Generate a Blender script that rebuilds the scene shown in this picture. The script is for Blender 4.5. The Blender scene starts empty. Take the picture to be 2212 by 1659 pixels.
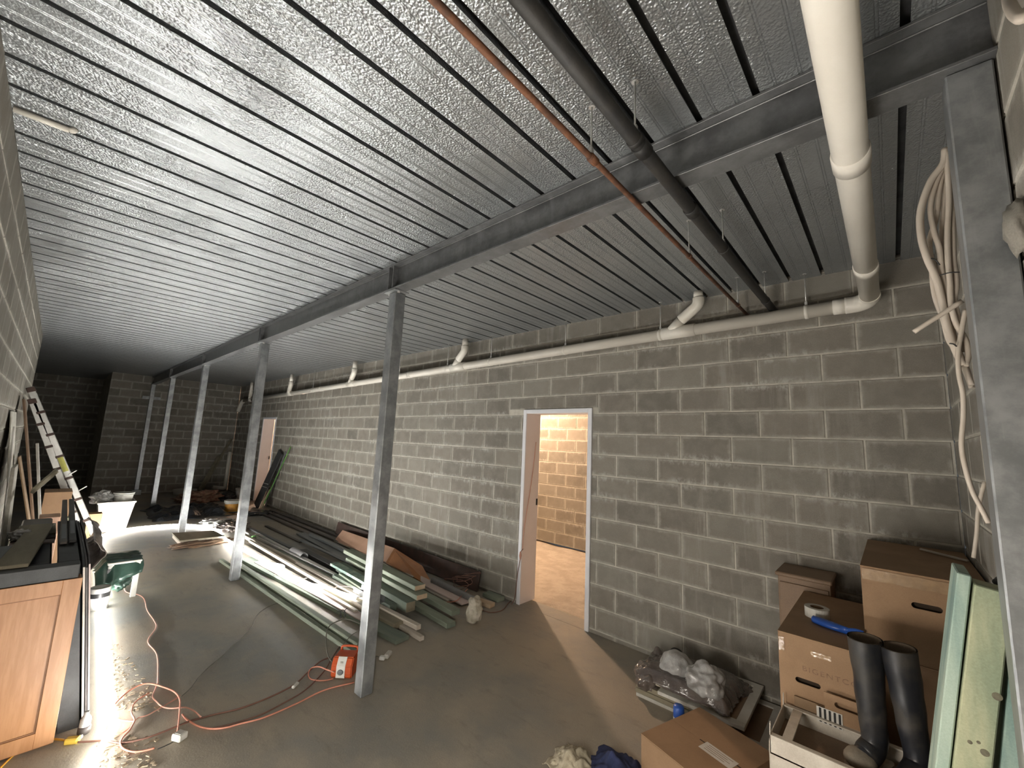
import bpy, bmesh, math, random
import numpy as np
from mathutils import Vector, Matrix, Quaternion, noise
random.seed(7)
S = bpy.context.scene
COL = S.collection
# ------------------------------------------------------------------ camera
W, HH, FPX = 2212.0, 1659.0, 892.453
CAMZ = 1.713
# rows: image right, image down, forward, in room axes (x along the room, y to its left, z up)
CR = Vector((-0.740532, -0.67060167, 0.04365509))
CD = Vector((0.0624012, -0.13329784, -0.98910959))
CF = Vector((0.66911767, -0.72974317, 0.14055766))
cam_data = bpy.data.cameras.new('camera')
cam = bpy.data.objects.new('camera', cam_data)
COL.objects.link(cam)
m = Matrix.Identity(4)
for i in range(3):
    m[i][0] = CR[i]; m[i][1] = -CD[i]; m[i][2] = -CF[i]
m[2][3] = CAMZ
cam.matrix_world = m
cam_data.sensor_fit = 'HORIZONTAL'
cam_data.sensor_width = 36.0
cam_data.lens = FPX / W * 36.0
cam_data.clip_start = 0.02
S.camera = cam
# ------------------------------------------------------------------ world and exposure
world = bpy.data.worlds.new('world'); S.world = world; world.use_nodes = True
world.node_tree.nodes['Background'].inputs[0].default_value = (0.010, 0.011, 0.012, 1)
world.node_tree.nodes['Background'].inputs[1].default_value = 1.0
S.view_settings.view_transform = 'Standard'
S.view_settings.look = 'None'
S.view_settings.gamma = 1.0
S.view_settings.use_curve_mapping = False
S.view_settings.exposure = 2.55
S.cycles.max_bounces = 12
S.cycles.diffuse_bounces = 8
S.cycles.sample_clamp_indirect = 6.0
S.cycles.caustics_reflective = False
S.cycles.caustics_refractive = False
STRIP_E = 44.0
LAMP_W = 50.0

def lamp(name, loc, watts, col, rad=0.05):
    l = bpy.data.lights.new(name, 'POINT'); l.energy = watts; l.color = col; l.shadow_soft_size = rad
    o = bpy.data.objects.new(name, l); o.location = loc; COL.objects.link(o)
    return o
lamp('work_lamp', (0.75, -0.30, 0.95), 12.0, (1.0, 0.92, 0.82), 0.22)  # added soft fill without a fixture, out of view, brightens the right foreground
lamp('storeroom_lamp', (4.9, -5.3, 2.72), LAMP_W, (1.0, 0.68, 0.46))
lamp('storeroom_lamp', (13.9, -5.3, 2.72), LAMP_W, (1.0, 0.68, 0.50))

# ------------------------------------------------------------------ pixel to room helpers
def ray(px, py):
    a = (px - W / 2) / FPX; b = (py - HH / 2) / FPX
    return CR * a + CD * b + CF
def P(px, py, z=0.0):
    d = ray(px, py); t = (z - CAMZ) / d.z
    return Vector((d.x * t, d.y * t, z))
def PY(px, py, y):
    d = ray(px, py); t = y / d.y
    return Vector((d.x * t, y, CAMZ + d.z * t))
def PX(px, py, x):
    d = ray(px, py); t = x / d.x
    return Vector((x, d.y * t, CAMZ + d.z * t))
def to_px(p):
    q = Vector(p) - Vector((0, 0, CAMZ))
    dz = q.dot(CF)
    if dz < 0.02: return None
    return (q.dot(CR) / dz * FPX + W / 2, q.dot(CD) / dz * FPX + HH / 2, dz)

# ------------------------------------------------------------------ mesh helpers
def add_box(bm, a, b, bev=0.0):
    """axis aligned box from corner a to corner b"""
    a = Vector(a); b = Vector(b)
    c = (a + b) / 2; s = [abs(b[i] - a[i]) for i in range(3)]
    r = bmesh.ops.create_cube(bm, size=1.0, matrix=Matrix.Translation(c) @ Matrix.Diagonal((*s, 1)))
    if bev > 0:
        bv = min(bev, min(s) * 0.45)
        es = list({e for v in r['verts'] for e in v.link_edges})
        bmesh.ops.bevel(bm, geom=es, offset=bv, segments=1, affect='EDGES', profile=0.5)
def add_obox(bm, M, s, bev=0.0):
    """box of size s centred in frame M"""
    r = bmesh.ops.create_cube(bm, size=1.0, matrix=M @ Matrix.Diagonal((*s, 1)))
    if bev > 0:
        es = list({e for v in r['verts'] for e in v.link_edges})
        bmesh.ops.bevel(bm, geom=es, offset=min(bev, min(s) * 0.45), segments=1, affect='EDGES', profile=0.5)
def frame(p0, p1, up=(0, 0, 1)):
    """frame with x along p0-p1, z near up, origin midway"""
    p0 = Vector(p0); p1 = Vector(p1); x = (p1 - p0).normalized(); up = Vector(up)
    y = up.cross(x)
    if y.length < 1e-4: y = Vector((0, 1, 0)).cross(x)
    y.normalize(); z = x.cross(y)
    M = Matrix.Identity(4)
    for i in range(3): M[i][0] = x[i]; M[i][1] = y[i]; M[i][2] = z[i]; M[i][3] = (p0[i] + p1[i]) / 2
    return M
def add_bar(bm, p0, p1, w, h, bev=0.002, up=(0, 0, 1), roll=0.0):
    M = frame(p0, p1, up)
    if roll: M = M @ Matrix.Rotation(roll, 4, 'X')
    add_obox(bm, M, ((Vector(p1) - Vector(p0)).length, w, h), bev)
def smooth_pts(pts, n=6):
    pts = [Vector(p) for p in pts]
    if len(pts) < 3 or n <= 1: return pts
    q = [pts[0] * 2 - pts[1]] + pts + [pts[-1] * 2 - pts[-2]]
    out = []
    for i in range(1, len(q) - 2):
        p0, p1, p2, p3 = q[i - 1:i + 3]
        for k in range(n):
            t = k / n
            out.append(0.5 * ((2 * p1) + (p2 - p0) * t + (2 * p0 - 5 * p1 + 4 * p2 - p3) * t * t + (3 * p1 - p0 - 3 * p2 + p3) * t ** 3))
    out.append(pts[-1])
    return out
def add_tube(bm, pts, r, seg=8, sm=1, caps=True, rfun=None):
    pts = smooth_pts(pts, sm)
    n = len(pts); rings = []
    t0 = (pts[1] - pts[0]).normalized()
    u = t0.orthogonal().normalized()
    for i, p in enumerate(pts):
        t = (pts[min(i + 1, n - 1)] - pts[max(i - 1, 0)]).normalized()
        u = (u - t * u.dot(t))
        u = u.normalized() if u.length > 1e-6 else t.orthogonal().normalized()
        v = t.cross(u)
        rr = rfun(i / (n - 1)) if rfun else r
        rings.append([bm.verts.new(p + u * math.cos(a) * rr + v * math.sin(a) * rr) for a in (2 * math.pi * k / seg for k in range(seg))])
    for a, b in zip(rings, rings[1:]):
        for k in range(seg):
            f = bm.faces.new((a[k], a[(k + 1) % seg], b[(k + 1) % seg], b[k])); f.smooth = True
    if caps:
        bm.faces.new(list(reversed(rings[0]))); bm.faces.new(rings[-1])
def add_lathe(bm, prof, M=Matrix.Identity(4), seg=24, smooth=True):
    """prof: list of (r,z)"""
    rings = []
    for r, z in prof:
        if r < 1e-5: rings.append([bm.verts.new(M @ Vector((0, 0, z)))])
        else: rings.append([bm.verts.new(M @ Vector((r * math.cos(2 * math.pi * k / seg), r * math.sin(2 * math.pi * k / seg), z))) for k in range(seg)])
    for a, b in zip(rings, rings[1:]):
        for k in range(seg):
            k2 = (k + 1) % seg
            if len(a) == 1 and len(b) == 1: continue
            if len(a) == 1: f = bm.faces.new((a[0], b[k], b[k2]))
            elif len(b) == 1: f = bm.faces.new((a[k], b[0], a[k2]))
            else: f = bm.faces.new((a[k], b[k], b[k2], a[k2]))
            f.smooth = smooth
def add_prism(bm, poly, M, d):
    """poly in the xy plane of frame M, extruded d along its z"""
    a = [bm.verts.new(M @ Vector((x, y, 0))) for x, y in poly]
    b = [bm.verts.new(M @ Vector((x, y, d))) for x, y in poly]
    n = len(poly)
    bm.faces.new(list(reversed(a))); bm.faces.new(b)
    for k in range(n): bm.faces.new((a[k], a[(k + 1) % n], b[(k + 1) % n], b[k]))
def add_sheet(bm, grid, th=0.002):
    """grid of points -> thin closed sheet"""
    R = len(grid); C2 = len(grid[0])
    V = [[bm.verts.new(Vector(p)) for p in row] for row in grid]
    for i in range(R - 1):
        for j in range(C2 - 1):
            f = bm.faces.new((V[i][j], V[i][j + 1], V[i + 1][j + 1], V[i + 1][j])); f.smooth = True
def crumple(grid_fn, nu, nv):
    return [[grid_fn(i / (nu - 1), j / (nv - 1)) for j in range(nv)] for i in range(nu)]
def blob(bm, c, s, amp=0.25, freq=3.0, seed=0, sub=4, rot=0.0, flat=None, ridge=False):
    """lumpy closed body: ico sphere pushed about by noise"""
    bm2 = bmesh.new()
    bmesh.ops.create_icosphere(bm2, subdivisions=sub, radius=1.0)
    c = Vector(c); R = Matrix.Rotation(rot, 3, 'Z')
    for v in bm2.verts:
        p = v.co.copy()
        q = p * freq + Vector((seed * 7.3, seed * 3.1, seed))
        n = noise.noise(q) + 0.5 * noise.noise(q * 2.1)
        if ridge: n = 0.6 - abs(noise.noise(q)) * 2.2 + 0.4 * noise.noise(q * 2.7)
        p = p * (1 + amp * n)
        v.co = R @ Vector((p.x * s[0], p.y * s[1], p.z * s[2])) + c
        if flat is not None and v.co.z < flat: v.co.z = flat + 0.001 * p.x
    for f in bm2.faces: f.smooth = True
    me = bpy.data.meshes.new('tmp'); bm2.to_mesh(me); bm2.free()
    bm.from_mesh(me); bpy.data.meshes.remove(me)

# ------------------------------------------------------------------ object helpers
def tag(o, label=None, cat=None, group=None, kind=None):
    if label: o['label'] = label
    if cat: o['category'] = cat
    if group: o['group'] = group
    if kind: o['kind'] = kind
    return o
def mesh_of(bm, name, recalc=True):
    if recalc: bmesh.ops.recalc_face_normals(bm, faces=bm.faces)
    me = bpy.data.meshes.new(name); bm.to_mesh(me); bm.free()
    return me
def base_of(me):
    n = len(me.vertices); a = np.empty(n * 3); me.vertices.foreach_get('co', a); a = a.reshape(-1, 3)
    lo = a.min(0); hi = a.max(0)
    return Vector(((lo[0] + hi[0]) / 2, (lo[1] + hi[1]) / 2, lo[2]))
def solo(name, bm, mat, label, cat, group=None, kind=None, recalc=True):
    """a thing that is one mesh; its origin goes to its base"""
    me = mesh_of(bm, name, recalc); b = base_of(me)
    me.transform(Matrix.Translation(-b))
    if mat: me.materials.append(mat)
    o = bpy.data.objects.new(name, me); o.location = b; COL.objects.link(o)
    return tag(o, label, cat, group, kind)
def thing(name, label, cat, loc=(0, 0, 0), group=None):
    o = bpy.data.objects.new(name, None); o.empty_display_size = 0.1
    o.location = loc; COL.objects.link(o)
    return tag(o, label, cat, group)
def world_loc(o):
    v = Vector(o.location)
    while o.parent: o = o.parent; v = v + Vector(o.location)
    return v
def part(name, bm, mat, parent, label=None, recalc=True, kind=None):
    """a part, modelled in room coordinates"""
    me = mesh_of(bm, name, recalc); b = base_of(me)
    me.transform(Matrix.Translation(-b))
    if mat: me.materials.append(mat)
    o = bpy.data.objects.new(name, me); o.parent = parent
    o.location = b - world_loc(parent); COL.objects.link(o)
    return tag(o, label, None, None, kind)
def struct(name, bm, mat, recalc=True):
    me = mesh_of(bm, name, recalc)
    if mat: me.materials.append(mat)
    o = bpy.data.objects.new(name, me); COL.objects.link(o); o['kind'] = 'structure'
    return o
def copy_tree(o, parent=None):
    c = o.copy(); COL.objects.link(c); c.parent = parent
    for ch in list(o.children): copy_tree(ch, c)
    return c
def bmn(): return bmesh.new()
# ------------------------------------------------------------------ materials
class NT:
    def __init__(s, name):
        s.m = bpy.data.materials.new(name); s.m.use_nodes = True
        s.t = s.m.node_tree; s.n = s.t.nodes; s.l = s.t.links
        s.b = s.n['Principled BSDF']; s.out = s.n['Material Output']
    def node(s, typ, **kw):
        n = s.n.new(typ)
        for k, v in kw.items():
            if k in ('operation', 'blend_type', 'data_type', 'feature', 'attribute_name', 'uv_map', 'noise_dimensions', 'distance', 'interpolation_type'): setattr(n, k, v)
            else: n.inputs[k].default_value = v
        return n
    def link(s, a, b): s.l.new(a, b)
    def math(s, op, a, b=None, c=None):
        n = s.n.new('ShaderNodeMath'); n.operation = op
        for i, v in enumerate((a, b, c)):
            if v is None: continue
            if isinstance(v, (int, float)): n.inputs[i].default_value = v
            else: s.link(v, n.inputs[i])
        return n.outputs[0]
    def mix(s, f, a, b, typ='MIX'):
        n = s.n.new('ShaderNodeMix'); n.data_type = 'RGBA'; n.blend_type = typ
        for sock, v in ((n.inputs[0], f), (n.inputs[6], a), (n.inputs[7], b)):
            if isinstance(v, (int, float)): sock.default_value = v
            elif isinstance(v, tuple): sock.default_value = (*v[:3], 1)
            else: s.link(v, sock)
        return n.outputs[2]
    def pos(s):
        g = s.n.new('ShaderNodeNewGeometry'); return g.outputs['Position']
    def noise(s, scale, detail=3.0, rough=0.5, vec=None, stretch=None):
        n = s.n.new('ShaderNodeTexNoise'); n.inputs['Scale'].default_value = scale
        n.inputs['Detail'].default_value = detail; n.inputs['Roughness'].default_value = rough
        v = vec if vec is not None else s.pos()
        if stretch:
            mp = s.n.new('ShaderNodeMapping'); mp.inputs['Scale'].default_value = stretch; s.link(v, mp.inputs[0]); v = mp.outputs[0]
        s.link(v, n.inputs['Vector']); return n.outputs['Fac']
    def ramp(s, f, lo, hi):
        n = s.n.new('ShaderNodeMapRange'); n.interpolation_type = 'SMOOTHSTEP'
        n.inputs[1].default_value = lo; n.inputs[2].default_value = hi; s.link(f, n.inputs[0]); return n.outputs[0]
    def bump(s, h, strength=0.3, dist=0.01):
        n = s.n.new('ShaderNodeBump'); n.inputs['Strength'].default_value = strength; n.inputs['Distance'].default_value = dist
        s.link(h, n.inputs['Height']); s.link(n.outputs[0], s.b.inputs['Normal'])
    def obj(s):
        t = s.n.new('ShaderNodeTexCoord'); return t.outputs['Object']
def mk(name, c1, c2=None, rough=0.6, metal=0.0, scale=6.0, detail=4.0, bump=0.1, bscale=60.0, stretch=None, bdist=0.004, lo=0.35, hi=0.65, trans=0.0, alpha=1.0, ior=1.45, coat=0.0, rough2=None, fine=0.08, spec=None, objspace=False):
    t = NT(name); c2 = c2 or tuple(x * 0.8 for x in c1)
    v = t.obj() if objspace else t.pos()
    f = t.ramp(t.noise(scale, detail, 0.6, vec=v, stretch=stretch), lo, hi)
    col = t.mix(f, c1, c2)
    if fine:
        g = t.noise(220, 2, 0.6, vec=v)
        col = t.mix(fine * 4, col, t.mix(g, (0.0, 0.0, 0.0), (1, 1, 1)), 'SOFT_LIGHT')
    t.link(col, t.b.inputs['Base Color'])
    t.b.inputs['Metallic'].default_value = metal
    if rough2 is not None:
        t.link(t.math('MULTIPLY_ADD', f, rough2 - rough, rough), t.b.inputs['Roughness'])
    else: t.b.inputs['Roughness'].default_value = rough
    if trans: t.b.inputs['Transmission Weight'].default_value = trans; t.b.inputs['IOR'].default_value = ior
    if alpha < 1: t.b.inputs['Alpha'].default_value = alpha
    if coat: t.b.inputs['Coat Weight'].default_value = coat; t.b.inputs['Coat Roughness'].default_value = 0.15
    if spec is not None: t.b.inputs['Specular IOR Level'].default_value = spec
    if bump: t.bump(t.noise(bscale, 4, 0.6, vec=v, stretch=stretch), bump, bdist)
    return t.m

def block_mat(name, tint=(1, 1, 1)):
    t = NT(name)
    oi = t.n.new('ShaderNodeObjectInfo')
    at = t.node('ShaderNodeAttribute', attribute_name='rnd')
    r = t.math('FRACT', t.math('ADD', oi.outputs['Random'], at.outputs['Fac']))
    def T(c): return tuple(c[i] * tint[i] for i in range(3))
    col = t.mix(r, T((0.178, 0.166, 0.143)), T((0.268, 0.252, 0.220)))
    # warm and cool blocks
    r2 = t.math('FRACT', t.math('MULTIPLY', r, 7.31))
    col = t.mix(t.math('MULTIPLY', r2, 0.5), col, T((0.240, 0.212, 0.180)))
    cloud = t.noise(7, 4, 0.6)
    col = t.mix(t.math('MULTIPLY', t.ramp(cloud, 0.35, 0.7), 0.35), col, T((0.33, 0.312, 0.272)))
    grain = t.noise(260, 2, 0.7)
    col = t.mix(0.45, col, t.mix(grain, (0.1, 0.1, 0.1), (0.9, 0.9, 0.9)), 'SOFT_LIGHT')
    # mortar smear around each block's rim (UV runs -1..1 across the face)
    uv = t.n.new('ShaderNodeUVMap'); sep = t.n.new('ShaderNodeSeparateXYZ'); t.link(uv.outputs[0], sep.inputs[0])
    eu = t.math('ABSOLUTE', sep.outputs[0]); ev = t.math('ABSOLUTE', sep.outputs[1])
    eu2 = t.math('MULTIPLY_ADD', eu, 2.0, -1.0)      # same absolute width on the long side
    e = t.math('MAXIMUM', eu2, ev)
    wob = t.noise(16, 4, 0.7)
    e = t.math('ADD', e, t.math('MULTIPLY_ADD', wob, 0.55, -0.27))
    rim = t.math('MULTIPLY', t.ramp(e, 0.70, 1.05), 0.50)
    col = t.mix(rim, col, T((0.50, 0.475, 0.42)))
    # lime bloom in patches along the joints
    big = t.ramp(t.noise(1.3, 3, 0.6), 0.48, 0.64)
    sm = t.ramp(t.noise(24, 5, 0.75, stretch=(1, 1, 0.6)), 0.44, 0.62)
    bl = t.math('MULTIPLY', t.math('MULTIPLY', big, sm), t.ramp(ev, 0.35, 1.0))
    col = t.mix(t.math('MULTIPLY', bl, 0.6), col, T((0.60, 0.59, 0.55)))
    # run marks down the face
    run = t.math('MULTIPLY', t.ramp(t.noise(9, 4, 0.7, stretch=(1, 1, 0.10)), 0.52, 0.72), t.ramp(t.noise(0.8, 2, 0.5), 0.46, 0.6))
    col = t.mix(t.math('MULTIPLY', run, 0.35), col, T((0.46, 0.44, 0.40)))
    t.link(col, t.b.inputs['Base Color'])
    t.b.inputs['Roughness'].default_value = 0.93
    t.b.inputs['Specular IOR Level'].default_value = 0.25
    h = t.math('ADD', t.noise(180, 3, 0.75), t.math('MULTIPLY', t.noise(26, 3, 0.6), 0.6))
    t.bump(h, 0.45, 0.004)
    return t.m
M = {}
M['block'] = block_mat('concrete_block')
M['mortar'] = mk('mortar', (0.56, 0.535, 0.47), (0.42, 0.40, 0.345), 0.95, bump=0.4, bscale=120, scale=9)
def concrete_floor():
    t = NT('floor_concrete')
    n1 = t.ramp(t.noise(0.9, 5, 0.6), 0.36, 0.64)
    col = t.mix(n1, (0.235, 0.235, 0.218), (0.345, 0.302, 0.238))
    n2 = t.ramp(t.noise(3.5, 6, 0.7), 0.45, 0.72)
    col = t.mix(t.math('MULTIPLY', n2, 0.6), col, (0.42, 0.375, 0.305))
    n3 = t.ramp(t.noise(7, 6, 0.75, stretch=(0.5, 1.4, 1)), 0.52, 0.70)
    col = t.mix(t.math('MULTIPLY', n3, 0.40), col, (0.165, 0.155, 0.130))
    col = t.mix(0.5, col, t.mix(t.noise(150, 3, 0.7), (0.15, 0.15, 0.15), (0.85, 0.85, 0.85)), 'SOFT_LIGHT')
    t.link(col, t.b.inputs['Base Color'])
    t.link(t.math('MULTIPLY_ADD', n2, 0.3, 0.55), t.b.inputs['Roughness'])
    t.bump(t.math('ADD', t.noise(90, 4, 0.7), t.math('MULTIPLY', t.noise(12, 4, 0.6), 0.8)), 0.30, 0.004)
    return t.m
M['floor'] = concrete_floor()
M['olive_m'] = mk('grey_mortar', (0.27, 0.25, 0.22), (0.20, 0.19, 0.165), 0.95, bump=0.4, bscale=80)
def raw_floor():
    t = NT('rough_floor')
    n = t.ramp(t.noise(5, 6, 0.7), 0.38, 0.62)
    t.link(t.mix(n, (0.50, 0.45, 0.385), (0.42, 0.365, 0.305)), t.b.inputs['Base Color'])
    t.b.inputs['Roughness'].default_value = 0.9
    t.bump(t.noise(9, 6, 0.65), 0.9, 0.03)
    return t.m
M['rough_floor'] = raw_floor()
def deck():
    t = NT('galvanised_deck')
    sp = t.n.new('ShaderNodeTexVoronoi'); sp.inputs['Scale'].default_value = 90
    t.link(t.pos(), sp.inputs['Vector'])
    sepc = t.n.new('ShaderNodeSeparateColor'); t.link(sp.outputs['Color'], sepc.inputs[0])
    fac = t.math('MULTIPLY_ADD', t.noise(2.5, 4, 0.6), 0.6, t.math('MULTIPLY', sepc.outputs[0], 0.25))
    col = t.mix(fac, (0.34, 0.36, 0.37), (0.47, 0.495, 0.51))
    t.link(col, t.b.inputs['Base Color'])
    t.b.inputs['Metallic'].default_value = 0.72
    t.link(t.math('MULTIPLY_ADD', t.noise(14, 3, 0.6), 0.16, 0.24), t.b.inputs['Roughness'])
    # beaded condensation
    v = t.n.new('ShaderNodeTexVoronoi'); v.inputs['Scale'].default_value = 130; v.feature = 'SMOOTH_F1'
    t.link(t.pos(), v.inputs['Vector'])
    wet = t.ramp(t.noise(2.2, 3, 0.6), 0.30, 0.62)
    h = t.math('ADD', t.math('MULTIPLY', t.math('MULTIPLY', v.outputs['Distance'], wet), -1.0), t.math('MULTIPLY', t.noise(75, 3, 0.6), 0.5))
    t.bump(h, 0.75, 0.007)
    return t.m
M['deck'] = deck()
M['void'] = mk('deck_void', (0.10, 0.105, 0.11), (0.06, 0.06, 0.065), 0.8, bump=0)  # dark tone stands in for the shade up inside the seam slots
def steel(name, c1, c2, rough=0.45, metal=0.6):
    t = NT(name)
    f = t.ramp(t.noise(9, 6, 0.7), 0.35, 0.68)
    col = t.mix(f, c1, c2)
    drip = t.ramp(t.noise(12, 5, 0.7, stretch=(1, 1, 0.12)), 0.55, 0.75)
    col = t.mix(t.math('MULTIPLY', drip, 0.35), col, tuple(min(1, x * 1.5) for x in c2))
    t.link(col, t.b.inputs['Base Color'])
    t.b.inputs['Metallic'].default_value = metal
    t.link(t.math('MULTIPLY_ADD', f, 0.18, rough - 0.08), t.b.inputs['Roughness'])
    t.bump(t.noise(60, 4, 0.6), 0.10, 0.003)
    return t.m
M['beam'] = steel('galvanised_beam', (0.135, 0.138, 0.142), (0.225, 0.23, 0.235), 0.42, 0.5)
M['post'] = steel('galvanised_post', (0.26, 0.275, 0.285), (0.40, 0.415, 0.425), 0.36, 0.6)
M['pvc'] = mk('pvc', (0.80, 0.765, 0.69), (0.74, 0.705, 0.63), 0.38, scale=3, bump=0.03, fine=0.02)
M['rust'] = mk('rusty_pipe', (0.20, 0.085, 0.042), (0.11, 0.055, 0.035), 0.75, 0.2, scale=18, bump=0.3)
M['black_pipe'] = mk('black_pipe', (0.013, 0.013, 0.013), (0.026, 0.024, 0.021), 0.6, 0.0, scale=14, bump=0.2)
M['zinc'] = mk('zinc_rod', (0.72, 0.72, 0.70), (0.60, 0.60, 0.58), 0.35, 0.4, scale=40, bump=0.1)
M['frame'] = mk('painted_frame', (0.80, 0.81, 0.85), (0.74, 0.75, 0.79), 0.45, scale=3, bump=0.03, fine=0.03)
M['reveal'] = mk('primed_reveal', (0.80, 0.73, 0.70), (0.76, 0.69, 0.66), 0.5, scale=3, bump=0.03, fine=0.02)  # pink tint puts the storeroom lamp's warm light into the jamb colour
M['void_wall'] = mk('dark_void_wall', (0.05, 0.05, 0.05), (0.03, 0.03, 0.03), 0.95, bump=0)
def emis(name, col, e):
    t = NT(name); t.b.inputs['Base Color'].default_value = (1, 1, 1, 1)
    t.b.inputs['Emission Color'].default_value = (*col, 1); t.b.inputs['Emission Strength'].default_value = e
    return t.m
def led():
    # LED tape in a sleeve: throws most of its light upwards
    t = NT('led_strip'); g = t.n.new('ShaderNodeNewGeometry'); sp = t.n.new('ShaderNodeSeparateXYZ'); t.link(g.outputs['Normal'], sp.inputs[0])
    up = t.math('MAXIMUM', sp.outputs[2], 0.0)
    st = t.math('MULTIPLY', t.math('ADD', t.math('MULTIPLY', t.math('POWER', up, 2.0), 0.92), 0.08), STRIP_E)
    t.b.inputs['Emission Color'].default_value = (1.0, 0.98, 0.93, 1); t.link(st, t.b.inputs['Emission Strength'])
    return t.m
M['led'] = led()
M['bulb'] = emis('bulb', (1.0, 0.62, 0.38), 40.0)
M['water'] = mk('water_bead', (0.62, 0.65, 0.67), (0.52, 0.55, 0.57), 0.10, 0.35, bump=0, fine=0)
# ------------------------------------------------------------------ materials of the things
M['card'] = mk('cardboard', (0.33, 0.205, 0.115), (0.27, 0.165, 0.09), 0.75, scale=4, bump=0.06, bscale=200, fine=0.04)
M['card2'] = mk('cardboard_dark', (0.25, 0.165, 0.095), (0.20, 0.13, 0.075), 0.8, scale=4, bump=0.06, bscale=200, fine=0.04)
M['card_in'] = mk('cardboard_inside', (0.055, 0.035, 0.022), (0.04, 0.026, 0.016), 0.9, bump=0)  # near black for the shade inside cartons, also used for a flap seam
M['tape'] = mk('clear_tape', (0.40, 0.27, 0.16), (0.34, 0.23, 0.14), 0.12, scale=30, bump=0.35, bscale=50, fine=0, coat=0.6)
M['ink'] = mk('faded_ink', (0.16, 0.09, 0.05), (0.22, 0.13, 0.08), 0.8, scale=60, bump=0)
M['blackink'] = mk('black_ink', (0.02, 0.02, 0.02), None, 0.7, bump=0, fine=0)
M['paper'] = mk('paper', (0.66, 0.64, 0.60), (0.60, 0.58, 0.53), 0.7, scale=20, bump=0.02)
M['white_tray'] = mk('white_board', (0.63, 0.58, 0.50), (0.50, 0.45, 0.38), 0.6, scale=9, bump=0.05)
M['white_paint'] = mk('white_paint', (0.62, 0.61, 0.56), (0.52, 0.50, 0.45), 0.5, scale=5, bump=0.05)
M['brown_door'] = mk('brown_board', (0.24, 0.16, 0.10), (0.20, 0.13, 0.08), 0.6, scale=4, bump=0.03)
M['blue'] = mk('blue_plastic', (0.03, 0.12, 0.52), (0.02, 0.09, 0.42), 0.35, bump=0.02, fine=0)
M['navy'] = mk('navy_cloth', (0.035, 0.045, 0.12), (0.02, 0.03, 0.08), 0.95, scale=20, bump=0.5, bscale=200)
M['cream_cloth'] = mk('cream_cloth', (0.50, 0.45, 0.34), (0.38, 0.33, 0.24), 0.95, scale=20, bump=0.5, bscale=160)
M['rubber'] = mk('boot_rubber', (0.014, 0.015, 0.019), (0.045, 0.040, 0.034), 0.34, scale=9, bump=0.12, bscale=30, rough2=0.6)
M['dusty'] = mk('dusty_boot_toe', (0.36, 0.32, 0.25), (0.22, 0.19, 0.15), 0.85, scale=14, bump=0.3)
M['boot_in'] = mk('boot_lining', (0.16, 0.12, 0.085), (0.12, 0.09, 0.06), 0.9, bump=0)
M['green_a'] = mk('treated_timber_blue', (0.40, 0.50, 0.42), (0.19, 0.29, 0.26), 0.75, scale=11, bump=0.15, stretch=(1, 1, 0.15), bscale=60)
M['green_b'] = mk('treated_timber_yellow', (0.45, 0.46, 0.30), (0.25, 0.30, 0.20), 0.75, scale=11, bump=0.15, stretch=(1, 1, 0.15), bscale=60)
M['knot'] = mk('timber_knot', (0.11, 0.10, 0.07), (0.16, 0.15, 0.10), 0.8, scale=60)
def lying(name, a, b, r=0.75, metal=0.0):
    return mk(name, a, b, r, metal, scale=8, bump=0.15, stretch=(0.15, 1, 1), bscale=50)
M['green_l'] = lying('treated_pine', (0.29, 0.33, 0.26), (0.22, 0.255, 0.20))
M['green_d'] = lying('treated_pine_dark', (0.13, 0.165, 0.14), (0.19, 0.22, 0.17))
M['pine'] = lying('raw_pine', (0.62, 0.50, 0.36), (0.52, 0.40, 0.27))
M['pale'] = lying('pale_timber', (0.62, 0.57, 0.50), (0.50, 0.45, 0.38))
M['pink_l'] = lying('primed_timber', (0.60, 0.50, 0.46), (0.54, 0.44, 0.40))
M['olive'] = lying('weathered_timber', (0.28, 0.25, 0.18), (0.20, 0.18, 0.13))
M['dark_l'] = lying('dark_length', (0.055, 0.045, 0.042), (0.10, 0.085, 0.075), 0.5)
M['grey_sheet'] = lying('grey_sheet', (0.20, 0.215, 0.22), (0.14, 0.15, 0.155), 0.5, 0.3)
M['alu'] = mk('aluminium', (0.66, 0.66, 0.64), (0.55, 0.55, 0.53), 0.38, 0.6, scale=12, bump=0.04)
M['dark_brown'] = mk('brown_hardboard', (0.075, 0.042, 0.032), (0.05, 0.03, 0.024), 0.6, scale=6, bump=0.05)
M['laminate'] = mk('orange_laminate', (0.48, 0.215, 0.085), (0.42, 0.18, 0.07), 0.4, scale=5, bump=0.03)
M['laminate2'] = mk('pale_laminate', (0.60, 0.38, 0.27), (0.55, 0.34, 0.23), 0.5, scale=5, bump=0.03)
def oak():
    t = NT('honey_oak'); v = t.pos()
    g = t.noise(11, 5, 0.65, vec=v, stretch=(1, 3.5, 0.35))
    col = t.mix(t.ramp(g, 0.35, 0.65), (0.37, 0.185, 0.082), (0.30, 0.140, 0.056))
    t.link(col, t.b.inputs['Base Color']); t.b.inputs['Roughness'].default_value = 0.42
    t.bump(g, 0.08, 0.003); return t.m
M['oak'] = oak()
M['oak_dark'] = mk('oak_groove', (0.20, 0.09, 0.035), (0.16, 0.07, 0.03), 0.6, bump=0)
M['charcoal'] = mk('charcoal_board', (0.050, 0.052, 0.052), (0.035, 0.036, 0.036), 0.6, scale=8, bump=0.1)
M['black_pl'] = mk('black_plastic', (0.018, 0.018, 0.019), (0.03, 0.03, 0.031), 0.35, bump=0.05)
M['black_bag'] = mk('black_polythene', (0.022, 0.024, 0.028), (0.03, 0.032, 0.036), 0.22, bump=0.3, bscale=25, bdist=0.01)
M['white_pl'] = mk('white_plastic', (0.66, 0.66, 0.62), (0.58, 0.58, 0.54), 0.4, scale=4, bump=0.03)
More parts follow.
